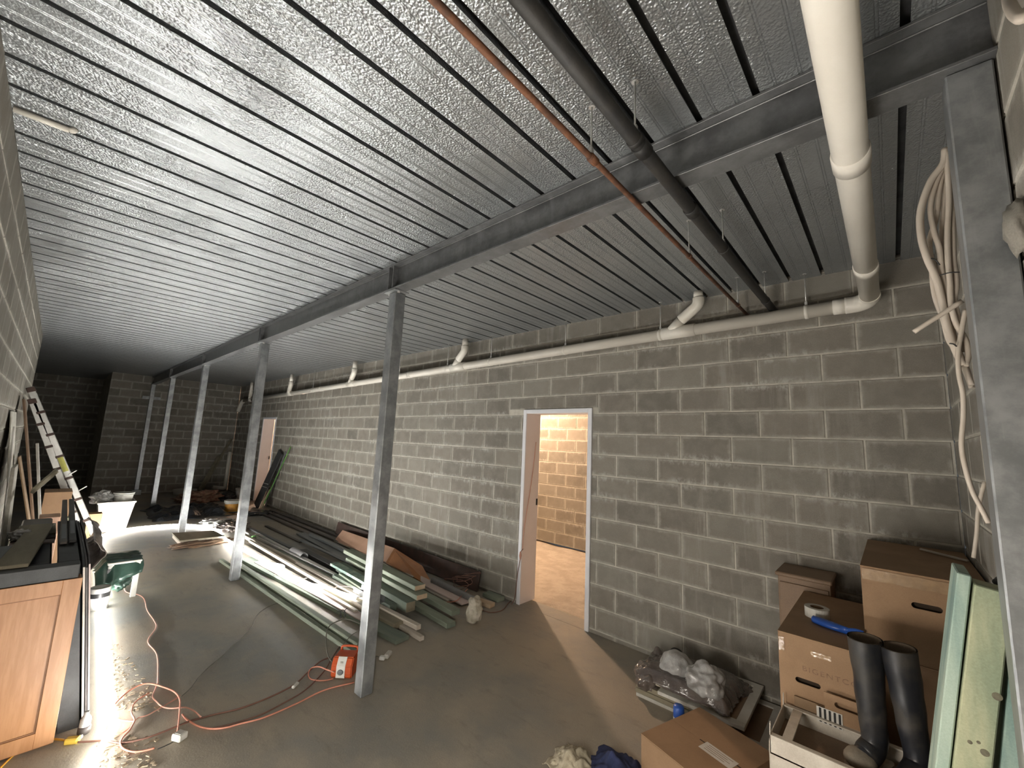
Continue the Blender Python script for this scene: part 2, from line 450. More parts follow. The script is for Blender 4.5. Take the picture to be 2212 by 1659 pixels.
M['tan_pl'] = mk('tan_plastic', (0.52, 0.34, 0.17), (0.45, 0.28, 0.13), 0.5, bump=0.03)
M['bag_clear'] = mk('cloudy_bag', (0.46, 0.46, 0.45), (0.30, 0.29, 0.28), 0.13, scale=9, lo=0.3, hi=0.7, bump=0.5, bscale=28, bdist=0.012, coat=0.5)
M['bag_brown'] = mk('smoky_bag', (0.15, 0.125, 0.11), (0.085, 0.07, 0.065), 0.10, scale=9, lo=0.3, hi=0.7, bump=0.5, bscale=22, bdist=0.012, coat=0.5)
M['green_film'] = mk('green_film', (0.025, 0.060, 0.045), (0.05, 0.10, 0.078), 0.28, scale=7, bump=0.3, bscale=20, coat=0.3)
M['orange_pl'] = mk('orange_plastic', (0.52, 0.085, 0.018), (0.45, 0.07, 0.015), 0.42, bump=0.04, fine=0.02)
M['tub_label'] = mk('tub_label', (0.52, 0.27, 0.04), (0.36, 0.16, 0.03), 0.5, scale=18, bump=0)
M['cord_o'] = mk('orange_cord', (0.60, 0.25, 0.17), (0.52, 0.21, 0.14), 0.5, bump=0.02, fine=0)
M['cord_p'] = mk('pink_cord', (0.60, 0.33, 0.25), (0.52, 0.28, 0.22), 0.5, bump=0.02, fine=0)
M['cord_g'] = mk('grey_cord', (0.13, 0.12, 0.10), (0.17, 0.16, 0.13), 0.6, bump=0.02, fine=0)
M['cord_r'] = mk('dull_red_cord', (0.16, 0.075, 0.055), (0.20, 0.10, 0.07), 0.6, bump=0.02, fine=0)
M['cord_y'] = mk('yellow_cord', (0.66, 0.36, 0.05), (0.58, 0.30, 0.04), 0.5, bump=0.02, fine=0)
M['cord_w'] = mk('white_cable', (0.56, 0.50, 0.43), (0.50, 0.44, 0.37), 0.5, bump=0.02, fine=0)
M['cord_k'] = mk('black_cord', (0.03, 0.03, 0.03), None, 0.6, bump=0, fine=0)
M['yellow_pl'] = mk('yellow_plug', (0.72, 0.50, 0.08), None, 0.4, bump=0, fine=0)
M['yellow_st'] = mk('yellow_sticker', (0.52, 0.50, 0.12), None, 0.6, bump=0, fine=0)
M['plaster'] = mk('plaster_lump', (0.50, 0.46, 0.38), (0.36, 0.33, 0.26), 0.9, scale=20, bump=0.5)
M['weathered'] = mk('whitewashed_board', (0.66, 0.63, 0.56), (0.46, 0.44, 0.38), 0.85, scale=12, bump=0.2)
M['brown_sheet'] = mk('brown_sheet_board', (0.20, 0.125, 0.075), (0.15, 0.092, 0.055), 0.7, scale=5, bump=0.05)
M['red_rag'] = mk('red_rubble', (0.20, 0.09, 0.065), (0.32, 0.22, 0.15), 0.9, scale=14, bump=0.5, bscale=40)
M['debris'] = mk('floor_debris', (0.42, 0.34, 0.24), (0.26, 0.20, 0.14), 0.9, scale=30, bump=0.3)
M['foam'] = mk('speckled_foam_board', (0.52, 0.48, 0.38), (0.40, 0.36, 0.28), 0.9, scale=60, bump=0.4, bscale=150)
M['green_strip'] = mk('green_plastic', (0.10, 0.28, 0.08), (0.16, 0.34, 0.08), 0.5, bump=0)
M['film'] = mk('smoky_film', (0.34, 0.30, 0.27), (0.20, 0.17, 0.155), 0.2, scale=9, bump=0.4, bscale=22, bdist=0.01, coat=0.5)
# ------------------------------------------------------------------ the room
YR, YL, XN, XF, ZC = -3.6, 0.30, -0.28, 14.28, 3.015
D1 = (2.19, 3.09, 2.093)          # near doorway: x0, x1, head height
D2 = (10.99, 11.93, 2.08)         # far doorway
XL_END = 9.55                     # left wall stops here, the room opens to the left
bm = bmn(); add_box(bm, (XN - 0.3, -3.72, -0.12), (17.2, 3.3, 0.0)); floor = struct('floor', bm, M['floor'])
bm = bmn()
bmesh.ops.create_grid(bm, x_segments=90, y_segments=40, size=0.5, matrix=Matrix.Translation((8.0, -4.95, -0.03)) @ Matrix.Diagonal((16.0, 2.5, 1, 1)))
for v in bm.verts:
    v.co.z += 0.022 * noise.noise(v.co * 2.6) + 0.012 * noise.noise(v.co * 7)
struct('floor_storeroom', bm, M['rough_floor'])

BLOCK_CACHE = {}
def block_geo(w, h):
    """front of a block: proud face, chamfered arrises; u = local x, out = local +y"""
    c, d = 0.004, 0.016
    hw, hh = w / 2, h / 2
    f = [(-hw + c, 0, -hh + c), (hw - c, 0, -hh + c), (hw - c, 0, hh - c), (-hw + c, 0, hh - c)]
    g = [(-hw, -c, -hh), (hw, -c, -hh), (hw, -c, hh), (-hw, -c, hh)]
    b = [(-hw, -d, -hh), (hw, -d, -hh), (hw, -d, hh), (-hw, -d, hh)]
    v = f + g + b
    q = [(3, 2, 1, 0)]
    for k in range(4):
        k2 = (k + 1) % 4
        q.append((k, k2, 4 + k2, 4 + k)); q.append((4 + k, 4 + k2, 8 + k2, 8 + k))
    return v, q
def block_mesh(w, h, mat):
    key = (round(w, 3), round(h, 3), mat.name)
    if key in BLOCK_CACHE: return BLOCK_CACHE[key]
    v, q = block_geo(w, h)
    me = bpy.data.meshes.new('block'); me.from_pydata(v, [], q)
    uv = me.uv_layers.new(name='UVMap')
    for l in me.loops:
        co = v[l.vertex_index]; uv.data[l.index].uv = (co[0] / (w / 2), co[2] / (h / 2))
    me.materials.append(mat); BLOCK_CACHE[key] = me
    return me
def block_wall(name, origin, ang, length, height, phase=(0.126, 0.326), z0=0.035, openings=(), thick=0.18, mat=None, cap=300, zlo=0.0):
    """wall whose face starts at origin and runs along local x (turned by ang); faces local +y"""
    mat = mat or M['block']
    R = Matrix.Rotation(ang, 3, 'Z'); O = Vector(origin)
    # mortar body, pierced by the openings
    bm = bmn(); rec = 0.005
    xs = sorted({0.0, length, *[o[0] for o in openings], *[o[1] for o in openings]})
    for a, b in zip(xs, xs[1:]):
        op = [o for o in openings if o[0] <= a + 1e-6 and o[1] >= b - 1e-6]
        lo = op[0][2] if op else zlo
        add_box(bm, (a, -rec - thick, lo), (b, -rec, height))
    bm.transform(Matrix.Translation(O) @ R.to_4x4())
    wall = struct(name, bm, M['mortar'])
    # blocks
    items = []
    n = int(height / 0.2) + 2
    for i in range(-1, n):
        za, zb = z0 + i * 0.2, z0 + (i + 1) * 0.2
        za2, zb2 = max(za + 0.005, zlo), min(zb - 0.005, height)
        if zb2 - za2 < 0.02: continue
        ph = phase[i % 2]
        k0 = int((-ph) / 0.4) - 2
        for k in range(k0, int((length - ph) / 0.4) + 2):
            ua, ub = ph + k * 0.4 + 0.005, ph + (k + 1) * 0.4 - 0.005
            segs = [(max(ua, 0.0), min(ub, length), za2, zb2)]
            for o in openings:
                nx = []
                for (a, b, c, d) in segs:
                    if b <= o[0] or a >= o[1] or c >= o[2] - 0.02: nx.append((a, b, c, d)); continue
                    if d > o[2] + 0.03: nx.append((a, b, max(c, o[2] + 0.004), d)); continue
                    if a < o[0]: nx.append((a, o[0], c, d))
                    if b > o[1]: nx.append((o[1], b, c, d))
                segs = nx
            for (a, b, c, d) in segs:
                if b - a < 0.025 or d - c < 0.02: continue
                items.append(((a + b) / 2, (c + d) / 2, b - a, d - c))
    scored = []
    for (u, z, w, h) in items:
        p = O + R @ Vector((u, 0, z)); q = to_px(p)
        s = 0.0
        if q and -260 < q[0] < W + 260 and -260 < q[1] < HH + 260: s = 1000.0 * math.sqrt(w * h) / q[2] ** 1.5 + 1
        else: s = 0.001 / ((p - Vector((0, 0, CAMZ))).length + 1)
        scored.append((s, u, z, w, h))
    scored.sort(reverse=True)
    single = [t for t in scored if t[0] >= 1][:cap]; rest = scored[len(single):]
    for (_, u, z, w, h) in single:
        o = bpy.data.objects.new('block', block_mesh(w, h, mat))
        o.parent = wall; o.location = O + R @ Vector((u, random.uniform(-0.0015, 0.0015), z)); o.rotation_euler = (0, 0, ang)
        COL.objects.link(o)
    if rest:
        V = []; Q = []; UV = []; RN = []
        for (_, u, z, w, h) in rest:
            v, q = block_geo(w, h); b0 = len(V); dy = random.uniform(-0.0015, 0.0015); rn = random.random()
            V += [O + R @ Vector((x + u, y + dy, zz + z)) for x, y, zz in v]
            for f in q:
                Q.append(tuple(b0 + i for i in f)); RN.append(rn)
                UV += [(v[i][0] / (w / 2), v[i][2] / (h / 2)) for i in f]
        me = bpy.data.meshes.new('blockwork'); me.from_pydata(V, [], Q)
        uv = me.uv_layers.new(name='UVMap')
        uv.data.foreach_set('uv', np.array(UV, dtype=np.float32).ravel())
        at = me.attributes.new('rnd', 'FLOAT', 'FACE'); at.data.foreach_set('value', np.array(RN, dtype=np.float32))
        me.materials.append(mat)
        o = bpy.data.objects.new('blockwork', me); o.parent = wall; o['kind'] = 'stuff'; COL.objects.link(o)
    return wall
PI = math.pi
# right wall: local x = room x (face looks to +y)
x0 = XN
block_wall('wall_right', (x0, YR, 0), 0.0, XF - x0, ZC + 0.045, phase=((0.126 - x0) % 0.4, (0.326 - x0) % 0.4),
           openings=((D1[0] - x0, D1[1] - x0, D1[2]), (D2[0] - x0, D2[1] - x0, D2[2])))
# near end wall (face looks to +x): local x -> -y
block_wall('wall_near', (XN, YL, 0), -PI / 2, YL - YR, ZC + 0.045, phase=(0.10, 0.30))
# left wall (face looks to -y): local x -> -x
block_wall('wall_left', (XL_END, YL, 0), PI, XL_END - XN, ZC + 0.045, phase=(0.05, 0.25))
# far end wall (face looks to -x): local x -> +y
block_wall('wall_far', (XF, YR, 0), PI / 2, 2.80, ZC + 0.045, phase=(0.2, 0.0))
# deep recess beyond the left part of the far wall
block_wall('wall_back', (16.9, -0.9, 0), PI / 2, 4.1, ZC + 0.045, phase=(0.2, 0.0))
bm = bmn(); add_box(bm, (XF + 0.19, -0.98, 0), (16.9, -0.80, ZC + 0.04)); struct('wall_recess', bm, M['mortar'])
bm = bmn(); add_box(bm, (XL_END - 0.2, 3.1, 0), (17.1, 3.25, ZC + 0.04)); struct('wall_side', bm, M['mortar'])
bm = bmn(); add_box(bm, (XL_END - 0.18, YL + 0.19, 0), (XL_END - 0.005, 3.1, ZC + 0.04)); struct('wall_return', bm, M['mortar'])
# side rooms behind the doorways
block_wall('wall_storeroom', (0.2, -6.13, 0), 0.0, 15.2, ZC, phase=(0.25, 0.05), z0=0.0, cap=220)
bm = bmn(); add_box(bm, (0.2, -6.13, 0), (0.3, -3.79, ZC)); struct('wall_storeroom_near', bm, M['mortar'])
bm = bmn(); add_box(bm, (15.3, -6.13, 0), (15.4, -3.6, ZC)); struct('wall_storeroom_far', bm, M['mortar'])
block_wall('wall_partition', (9.0, -3.79, 0), -PI / 2, 2.34, ZC, phase=(0.25, 0.05), cap=60)
bm = bmn(); add_box(bm, (0.2, -6.3, ZC), (15.4, -3.785, ZC + 0.1)); struct('ceiling_storeroom', bm, M['mortar'])

# ------------------------------------------------------------------ ceiling: steel deck pans
bm = bmn(); add_box(bm, (XN - 0.2, YR - 0.19, ZC + 0.052), (17.1, 3.3, ZC + 0.20)); ceiling = struct('ceiling', bm, M['void'])
PITCH, R0 = 0.198, 0.284
def pan_mesh(y0, y1, name):
    o = 0.012
    prof = [(o + 0.016, 0.050), (o, 0.0)]
    for c in (0.062, 0.136):
        prof += [(c - 0.0075, 0.0), (c - 0.0045, 0.0018), (c - 0.0015, 0.0), (c + 0.0015, 0.0), (c + 0.0045, 0.0018), (c + 0.0075, 0.0)]
    prof += [(PITCH - o, 0.0), (PITCH - o - 0.016, 0.050)]
    ys = [y0, y1]
    V = [(x, y, z) for y in ys for x, z in prof]; n = len(prof)
    F = [(k, k + 1, n + k + 1, n + k) for k in range(n - 1)]
    me = bpy.data.meshes.new(name); me.from_pydata(V, [], F); me.materials.append(M['deck'])
    return me
pm_a = pan_mesh(YR + 0.002, YL - 0.002, 'ceiling_panel'); pm_b = pan_mesh(YR + 0.002, 3.1, 'ceiling_panel'); pm_c = pan_mesh(-0.8, 3.1, 'ceiling_panel')
k = -3
while True:
    x = R0 + k * PITCH
    if x > 16.8: break
    if x > XN - PITCH + 0.03:
        me = pm_a if x + PITCH < XL_END else (pm_b if x + PITCH < XF else pm_c)
        o = bpy.data.objects.new('ceiling_panel', me); o.location = (x, 0, ZC); o.parent = ceiling; COL.objects.link(o)
    k += 1
# water beads hanging along the seams
rng = np.random.default_rng(3)
def beads(cs, rs, name):
    n = len(cs); seg = 6
    ang = np.arange(seg) * 2 * np.pi / seg
    tmpl = [(np.cos(a), np.sin(a), 0.0) for a in ang] + [(0.72 * np.cos(a), 0.72 * np.sin(a), -0.55) for a in ang] + [(0, 0, -0.82)]
    tmpl = np.array(tmpl)
    fs = [(k, seg + k, seg + (k + 1) % seg, (k + 1) % seg) for k in range(seg)]
    tr = [(seg + k, 2 * seg, seg + (k + 1) % seg) for k in range(seg)]
    V = (cs[:, None, :] + tmpl[None] * rs[:, None, None]).reshape(-1, 3)
    m_ = len(tmpl)
    Fq = (np.array(fs)[None] + (np.arange(n) * m_)[:, None, None]).reshape(-1, 4)
    Ft = (np.array(tr)[None] + (np.arange(n) * m_)[:, None, None]).reshape(-1, 3)
    me = bpy.data.meshes.new(name)
    me.vertices.add(len(V)); me.vertices.foreach_set('co', V.ravel())
    nl = Fq.size + Ft.size; me.loops.add(nl); me.loops.foreach_set('vertex_index', np.concatenate([Fq.ravel(), Ft.ravel()]).astype(np.int32))
    npoly = len(Fq) + len(Ft); me.polygons.add(npoly)
    starts = np.concatenate([np.arange(len(Fq)) * 4, Fq.size + np.arange(len(Ft)) * 3]).astype(np.int32)
    me.polygons.foreach_set('loop_start', starts)
    me.update(calc_edges=True); me.validate()
    me.polygons.foreach_set('use_smooth', np.ones(npoly, dtype=bool))
    me.materials.append(M['water'])
    return me
cs = []; rs = []
for k in range(-2, 38):
    xr = R0 + k * PITCH
    dens = 1.0 if k < 16 else 0.55
    for side in (-1, 1):
        nn = int(105 * dens)
        y = rng.uniform(-1.52, YL - 0.02, nn)
        off = 0.015 + rng.exponential(0.008, nn)
        ok = off < 0.045
        r = rng.uniform(0.0014, 0.0036, nn) * (1.0 if side < 0 else 0.8)
        cs += [(xr + side * f, yy, ZC) for f, yy, q in zip(off, y, ok) if q]; rs += list(r[ok])
        nn = int(50 * dens); y = rng.uniform(-3.3, -1.7, nn); off = 0.015 + rng.exponential(0.007, nn); r = rng.uniform(0.0012, 0.0026, nn)
        cs += [(xr + side * f, yy, ZC) for f, yy in zip(off, y)]; rs += list(r)
me = beads(np.array(cs), np.array(rs), 'water_droplets')
o = bpy.data.objects.new('water_droplets', me); o.parent = ceiling; o['kind'] = 'stuff'; COL.objects.link(o)

# ------------------------------------------------------------------ doorways
def doorway(name, d, mat):
    x0_, x1_, h = d; yb = YR - 0.25
    root = bpy.data.objects.new(name, None); root.location = ((x0_ + x1_) / 2, YR, 0); root['kind'] = 'structure'; COL.objects.link(root)
    f = 0.046; yf = YR + 0.014
    bm = bmn()
    add_box(bm, (x0_, YR - 0.004, 0), (x0_ + f, yf, h), 0.003); add_box(bm, (x1_ - f, YR - 0.004, 0), (x1_, yf, h), 0.003)
    add_box(bm, (x0_ + f, YR - 0.004, h - f), (x1_ - f, yf, h), 0.003)
    part('door_frame', bm, M['frame'], root)
    bm = bmn()
    add_box(bm, (x0_ + 0.004, yb, 0), (x0_ + f - 0.004, YR - 0.004, h - 0.004)); add_box(bm, (x1_ - f + 0.004, yb, 0), (x1_ - 0.004, YR - 0.004, h - 0.004))
    add_box(bm, (x0_ + f, yb, h - f + 0.004), (x1_ - f, YR - 0.004, h - 0.004))
    part('door_reveal', bm, M['reveal'], root)
    bm = bmn(); add_box(bm, (x1_ - f + 0.0035, yb + 0.012, 1.02), (x1_ - f - 0.004, yb + 0.035, 1.09), 0.001)
    part('strike_plate', bm, M['black_pipe'], root)
    return root
doorway('door_1', D1, None); doorway('door_2', D2, None)
bm = bmn(); add_box(bm, (D1[0], YR - 0.2, -0.03), (D1[1], YR + 0.0, 0.0015)); struct('trim_1', bm, M['floor'])
bm = bmn(); add_box(bm, (D2[0], YR - 0.2, -0.03), (D2[1], YR + 0.0, 0.0015)); struct('trim_2', bm, M['floor'])

# ------------------------------------------------------------------ steel beam and posts
ZB = 2.815
PXS = [-0.2275, 2.7345, 5.735, 8.73, 11.73]   # post centres along the beam; the first stands at the near wall
YP = -1.637
beam = thing('steel_beam', 'long grey galvanised I-beam running the length of the ceiling', 'beam', (7.0, -1.61, ZB))
bm = bmn(); add_box(bm, (XN, -1.660, ZC - 0.012), (XF, -1.562, ZC - 0.001), 0.001); part('top_flange', bm, M['beam'], beam)
bm = bmn(); add_box(bm, (XN, -1.660, ZB), (XF, -1.562, ZB + 0.011), 0.001); part('bottom_flange', bm, M['beam'], beam)
bm = bmn(); add_box(bm, (XN, -1.615, ZB + 0.011), (XF, -1.607, ZC - 0.012)); part('web', bm, M['beam'], beam)
bm = bmn(); add_bar(bm, (XN, -1.6045, ZC - 0.0145), (XF, -1.6045, ZC - 0.0145), 0.006, 0.006, 0.002); part('fillet', bm, M['beam'], beam)
for px_ in PXS[1:]:
    for s_ in (-0.03, 0.03):
        bm = bmn(); add_box(bm, (px_ + s_ - 0.004, -1.607, ZB + 0.011), (px_ + s_ + 0.004, -1.566, ZC - 0.012)); part('stiffener', bm, M['beam'], beam)
def post(x, label, w=0.089, g='steel posts under the beam', y0=YP):
    t = thing('steel_post', label, 'post', (x, y0, 0), g)
    bm = bmn(); add_box(bm, (x - w / 2, y0 - w / 2, 0), (x + w / 2, y0 + w / 2, ZB - 0.010), 0.005); part('shaft', bm, M['post'], t)
    bm = bmn(); add_box(bm, (x - w / 2 - 0.035, y0 - w / 2 - 0.005, ZB - 0.010), (x + w / 2 + 0.035, y0 + w / 2 + 0.028, ZB - 0.0005), 0.001); part('cap_plate', bm, M['post'], t)
    for s_ in (-1, 1):
        bm = bmn(); add_lathe(bm, [(0, 0), (0.012, 0), (0.012, -0.009), (0, -0.009)], Matrix.Translation((x + s_ * (w / 2 + 0.018), y0 + 0.03, ZB - 0.010)), 6, False)
        part('bolt', bm, M['zinc'], t)
    return t
post(PXS[1], 'square galvanised steel post nearest the camera, beside the orange power box')
post(PXS[2], 'square galvanised steel post at the near end of the bright timber, second from the camera')
post(PXS[3], 'square galvanised steel post behind the LED strip and the flat slab')
post(PXS[4], 'slim galvanised steel post beyond the black plastic sheet, farthest of the free posts')
tc = thing('steel_column', 'wide grey steel column hard against the near end wall, cables hanging beside it', 'column', (-0.23, -1.64, 0))
bm = bmn(); add_box(bm, (-0.275, -1.685, 0), (-0.182, -1.590, ZB - 0.0005), 0.004); part('shaft', bm, M['post'], tc)
bm = bmn(); blob(bm, (-0.268, -1.545, 2.30), (0.022, 0.035, 0.07), 0.3, 2.0, 3, 3); part('mortar_lump', bm, M['olive_m'], tc)
# end post standing against the far wall
te = thing('steel_post', 'pale galvanised steel post fixed against the far end wall with two lugs', 'post', (14.22, -1.61, 0))
bm = bmn(); add_box(bm, (14.19, -1.655, 0.12), (14.275, -1.57, ZB - 0.002), 0.004); part('shaft', bm, M['post'], te)
bm = bmn(); add_box(bm, (14.24, -1.80, 2.42), (14.272, -1.43, 2.50), 0.004); part('lug', bm, M['post'], te)
bm = bmn(); add_box(bm, (14.10, -1.70, 0.0), (14.27, -1.52, 0.12), 0.004); part('base_plate', bm, M['post'], te)

# ------------------------------------------------------------------ LED strip on the floor, with its bulbs
def led_tube(name, pts, label, r=0.016, sm=8):
    bm = bmn(); add_tube(bm, pts, r, 6, sm)
    return solo(name, bm, M['led'], label, 'light strip')
fl = lambda px, py, z=0.019: P(px, py, z)
led_tube('led_light_strip', [(0.35, -0.16, 0.014), (1.4, -0.2, 0.014), (2.3, -0.27, 0.014), fl(200, 1659), fl(226, 1600), fl(242, 1560), fl(238, 1500), fl(234, 1450), fl(229, 1380), fl(225, 1330), fl(222, 1290), fl(219, 1235), fl(214, 1195), fl(213, 1168), fl(228, 1154),
    fl(270, 1144), fl(330, 1137), fl(390, 1134), fl(435, 1137), fl(470, 1147), fl(482, 1160)], 'glowing white LED light strip curving across the floor along the left wall')
# strip part lying on the timber
led_tube('led_light_strip', [P(483, 1162, 0.03), P(500, 1172, 0.06), P(528, 1190, 0.10), P(560, 1207, 0.10), P(582, 1217, 0.11), P(612, 1224, 0.11), P(600, 1236, 0.11), P(636, 1247, 0.11), P(668, 1262, 0.11), P(700, 1268, 0.11), P(716, 1274, 0.11), P(738, 1282, 0.11), P(768, 1291, 0.11)],
         'glowing white LED light strip snaking over the stacked timber lengths', sm=6)
# ------------------------------------------------------------------ PVC drain
ZM = lambda x: 2.735 - 0.0142 * x            # fall of the long run
YM = -3.50; RM = 0.047; XB = 0.040; ZBG = 2.752; RB = 0.051
dp = thing('drain_pipe', 'long cream PVC drain pipe under the ceiling, turning at the corner over the beam', 'pipe', (XB, YM, ZM(XB)))
def collar(bm, p, d, r, L=0.05, e=0.004):
    M_ = frame(Vector(p) - Vector(d) * L / 2, Vector(p) + Vector(d) * L / 2) @ Matrix.Rotation(PI / 2, 4, 'Y')
    add_lathe(bm, [(r, -L / 2), (r + e, -L / 2 + 0.001), (r + e, L / 2 - 0.001), (r, L / 2)], M_, 24)
bm = bmn(); add_tube(bm, [(XB, 0.24, ZBG), (XB, -3.40, ZBG)], RB, 28); part('cross_run', bm, M['pvc'], dp)
for y_ in (-1.705, -2.84):
    bm = bmn(); collar(bm, (XB, y_ - 0.045, ZBG), (0, 1, 0), RB, 0.09, 0.0045); part('coupling', bm, M['pvc'], dp)
bm = bmn(); add_tube(bm, [(XB, -3.385, ZBG), (XB, -3.43, ZBG - 0.002), (XB + 0.022, -3.478, ZBG - 0.012), (XB + 0.07, YM, ZM(0.1)), (XB + 0.13, YM, ZM(0.17))], RB + 0.004, 28, 5); part('elbow', bm, M['pvc'], dp)
bm = bmn(); add_tube(bm, [(XB + 0.1, YM, ZM(0.14)), (13.45, YM, ZM(13.45))], RM, 24); part('long_run', bm, M['pvc'], dp)
for x_ in (0.20, 5.3, 8.4):
    bm = bmn(); collar(bm, (x_, YM, ZM(x_)), (1, 0, 0), RM, 0.07, 0.004); part('coupling', bm, M['pvc'], dp)
BR = [1.10, 4.0, 6.93, 9.85, 12.65]
for bx in BR:
    z0_ = ZM(bx)
    bm = bmn()
    add_tube(bm, [(bx + 0.05, YM, z0_), (bx + 0.33, YM, z0_)], RM + 0.006, 24)
    add_tube(bm, [(bx + 0.27, YM, z0_), (bx + 0.16, YM + 0.03, z0_ + 0.09)], RM * 0.92, 20)
    part('wye', bm, M['pvc'], dp)
    bm = bmn()
    add_tube(bm, [(bx + 0.155, YM + 0.03, z0_ + 0.095), (bx + 0.06, YM + 0.055, z0_ + 0.15), (bx + 0.012, YM + 0.065, z0_ + 0.185), (bx, YM + 0.07, z0_ + 0.215), (bx, YM + 0.07, z0_ + 0.245)], RM * 0.97, 20, 4)
    part('bend', bm, M['pvc'], dp)
    bm = bmn(); add_tube(bm, [(bx, YM + 0.07, z0_ + 0.24), (bx, YM + 0.07, ZC + 0.003)], RM * 0.80, 20); part('riser', bm, M['pvc'], dp)
bm = bmn(); add_tube(bm, [(13.40, YM, ZM(13.4)), (13.55, YM, ZM(13.4) - 0.01), (13.68, YM + 0.0, ZM(13.4) - 0.10), (13.86, YM, ZM(13.4) - 0.27)], RM + 0.004, 20, 4); part('elbow', bm, M['pvc'], dp)
# hangers
def hanger(x, y, zt, zp, r, label, ax, g, strap=True):
    t = thing('pipe_hanger', label, 'hanger', (x, y, zp), g)
    bm = bmn(); add_tube(bm, [(x, y, zp + r + 0.01), (x, y, zt)], 0.0035, 8); part('rod', bm, M['zinc'], t)
    bm = bmn(); add_lathe(bm, [(0, 0), (0.010, 0), (0.010, 0.010), (0, 0.010)], Matrix.Translation((x, y, zp + r + 0.012)), 6, False)
    add_box(bm, (x - 0.008, y - 0.008, zp + r), (x + 0.008, y + 0.008, zp + r + 0.03), 0.002); part('nut', bm, M['zinc'], t)
    bm = bmn(); add_lathe(bm, [(0, 0), (0.013, 0), (0.013, -0.004), (0, -0.004)], Matrix.Translation((x, y, zt)), 12, False); part('washer', bm, M['zinc'], t)
    bm = bmn(); collar(bm, (x, y, zp), ax, r + 0.0005, 0.022, 0.003); part('clamp', bm, M['pvc'] if strap else M['rust'] if r < 0.02 else M['black_pipe'], t)
for i, x_ in enumerate((0.385, 1.45, 2.47, 3.58, 4.42, 5.6, 7.2, 8.8)):
    hanger(x_, YM, ZC + 0.002, ZM(x_), RM, ['thin threaded rod hanger with white clamp on the long drain pipe nearest its corner', 'thin rod hanger with white clamp beside the nearest pipe branch',
        'thin rod hanger with white clamp between the two nearest pipe branches, nearer one', 'thin rod hanger with white clamp above the near doorway, left of the second branch', 'thin rod hanger just beyond the second pipe branch', 'rod hanger left of the first post on the drain pipe', 'rod hanger beside the third pipe branch', 'small far rod hanger seen behind the second post'][i],
        (1, 0, 0), 'hangers of the long drain pipe')
# rusty and black pipes across the room
RXX, BXX = 0.776, 0.598
t = thing('rusty_pipe', 'thin rust-brown steel pipe crossing under the beam to the block wall', 'pipe', (RXX, -1.5, 2.79))
bm = bmn(); add_tube(bm, [(RXX, 0.28, 2.80), (RXX, -1.24, 2.80), (RXX, -3.60, 2.796)], 0.0115, 12); part('pipe_run', bm, M['rust'], t)
bm = bmn(); collar(bm, (RXX, -1.25, 2.80), (0, 1, 0), 0.0115, 0.04, 0.005); part('coupling', bm, M['rust'], t)
t = thing('black_pipe', 'thick black steel gas pipe crossing under the beam beside the rusty pipe', 'pipe', (BXX, -1.5, 2.77))
bm = bmn(); add_tube(bm, [(BXX, 0.28, 2.785), (BXX, -1.9, 2.785), (BXX, -3.60, 2.802)], 0.0255, 20); part('pipe_run', bm, M['black_pipe'], t)
for y_ in (-1.29, -1.80):
    bm = bmn(); collar(bm, (BXX, y_, 2.785), (0, 1, 0), 0.0255, 0.055, 0.005); part('coupling', bm, M['black_pipe'], t)
for i, y_ in enumerate((-1.235, -2.28, -3.295)):
    w_ = ['nearer the camera than the beam', 'midway between the beam and the block wall', 'close to the block wall'][i]
    hanger(RXX, y_, ZC + 0.002, 2.80, 0.0115, 'zinc threaded rod holding the thin rusty pipe, ' + w_, (0, 1, 0), 'hangers of the crossing pipes', False)
    hanger(BXX, y_, ZC + 0.002, 2.785 if y_ > -2 else 2.785 + (-1.9 - y_) * 0.01, 0.0255, 'zinc threaded rod holding the thick black pipe, ' + w_, (0, 1, 0), 'hangers of the crossing pipes', False)
# white conduit stub under the ceiling by the left wall
bm = bmn(); add_tube(bm, [(2.625, 0.29, ZC - 0.014), (2.615, 0.13, ZC - 0.014)], 0.0125, 14); add_tube(bm, [(2.615, 0.13, ZC - 0.014), (2.612, 0.118, ZC - 0.010), (2.612, 0.112, ZC + 0.001)], 0.0125, 14)
solo('conduit_stub', bm, M['pvc'], 'short white conduit stub under the ceiling at the left wall', 'conduit')
# ------------------------------------------------------------------ right hand foreground
def hole_panel(bm, M_, w, h, holes, th):
    """panel w x h centred in frame M_ (xy), with stadium holes (cx, cy, len, dia), thickness th along z"""
    b2 = bmesh.new(); edges = []
    def loop(pts):
        vs = [b2.verts.new((x, y, 0)) for x, y in pts]
        for i in range(len(vs)): edges.append(b2.edges.new((vs[i], vs[(i + 1) % len(vs)])))
    loop([(-w / 2, -h / 2), (w / 2, -h / 2), (w / 2, h / 2), (-w / 2, h / 2)])
    for cx, cy, L, D in holes:
        r = D / 2; pts = []
        for k in range(7): a = -PI / 2 + PI * k / 6; pts.append((cx + L / 2 - r + r * math.cos(a), cy + r * math.sin(a)))
        for k in range(7): a = PI / 2 + PI * k / 6; pts.append((cx - L / 2 + r + r * math.cos(a), cy + r * math.sin(a)))
        loop(pts)
    bmesh.ops.triangle_fill(b2, edges=edges, use_beauty=True, normal=(0, 0, 1))
    r_ = bmesh.ops.extrude_face_region(b2, geom=list(b2.faces))
    for v in r_['geom']:
        if isinstance(v, bmesh.types.BMVert): v.co.z = th
    b2.transform(M_)
    me = bpy.data.meshes.new('t'); b2.to_mesh(me); b2.free(); bm.from_mesh(me); bpy.data.meshes.remove(me)
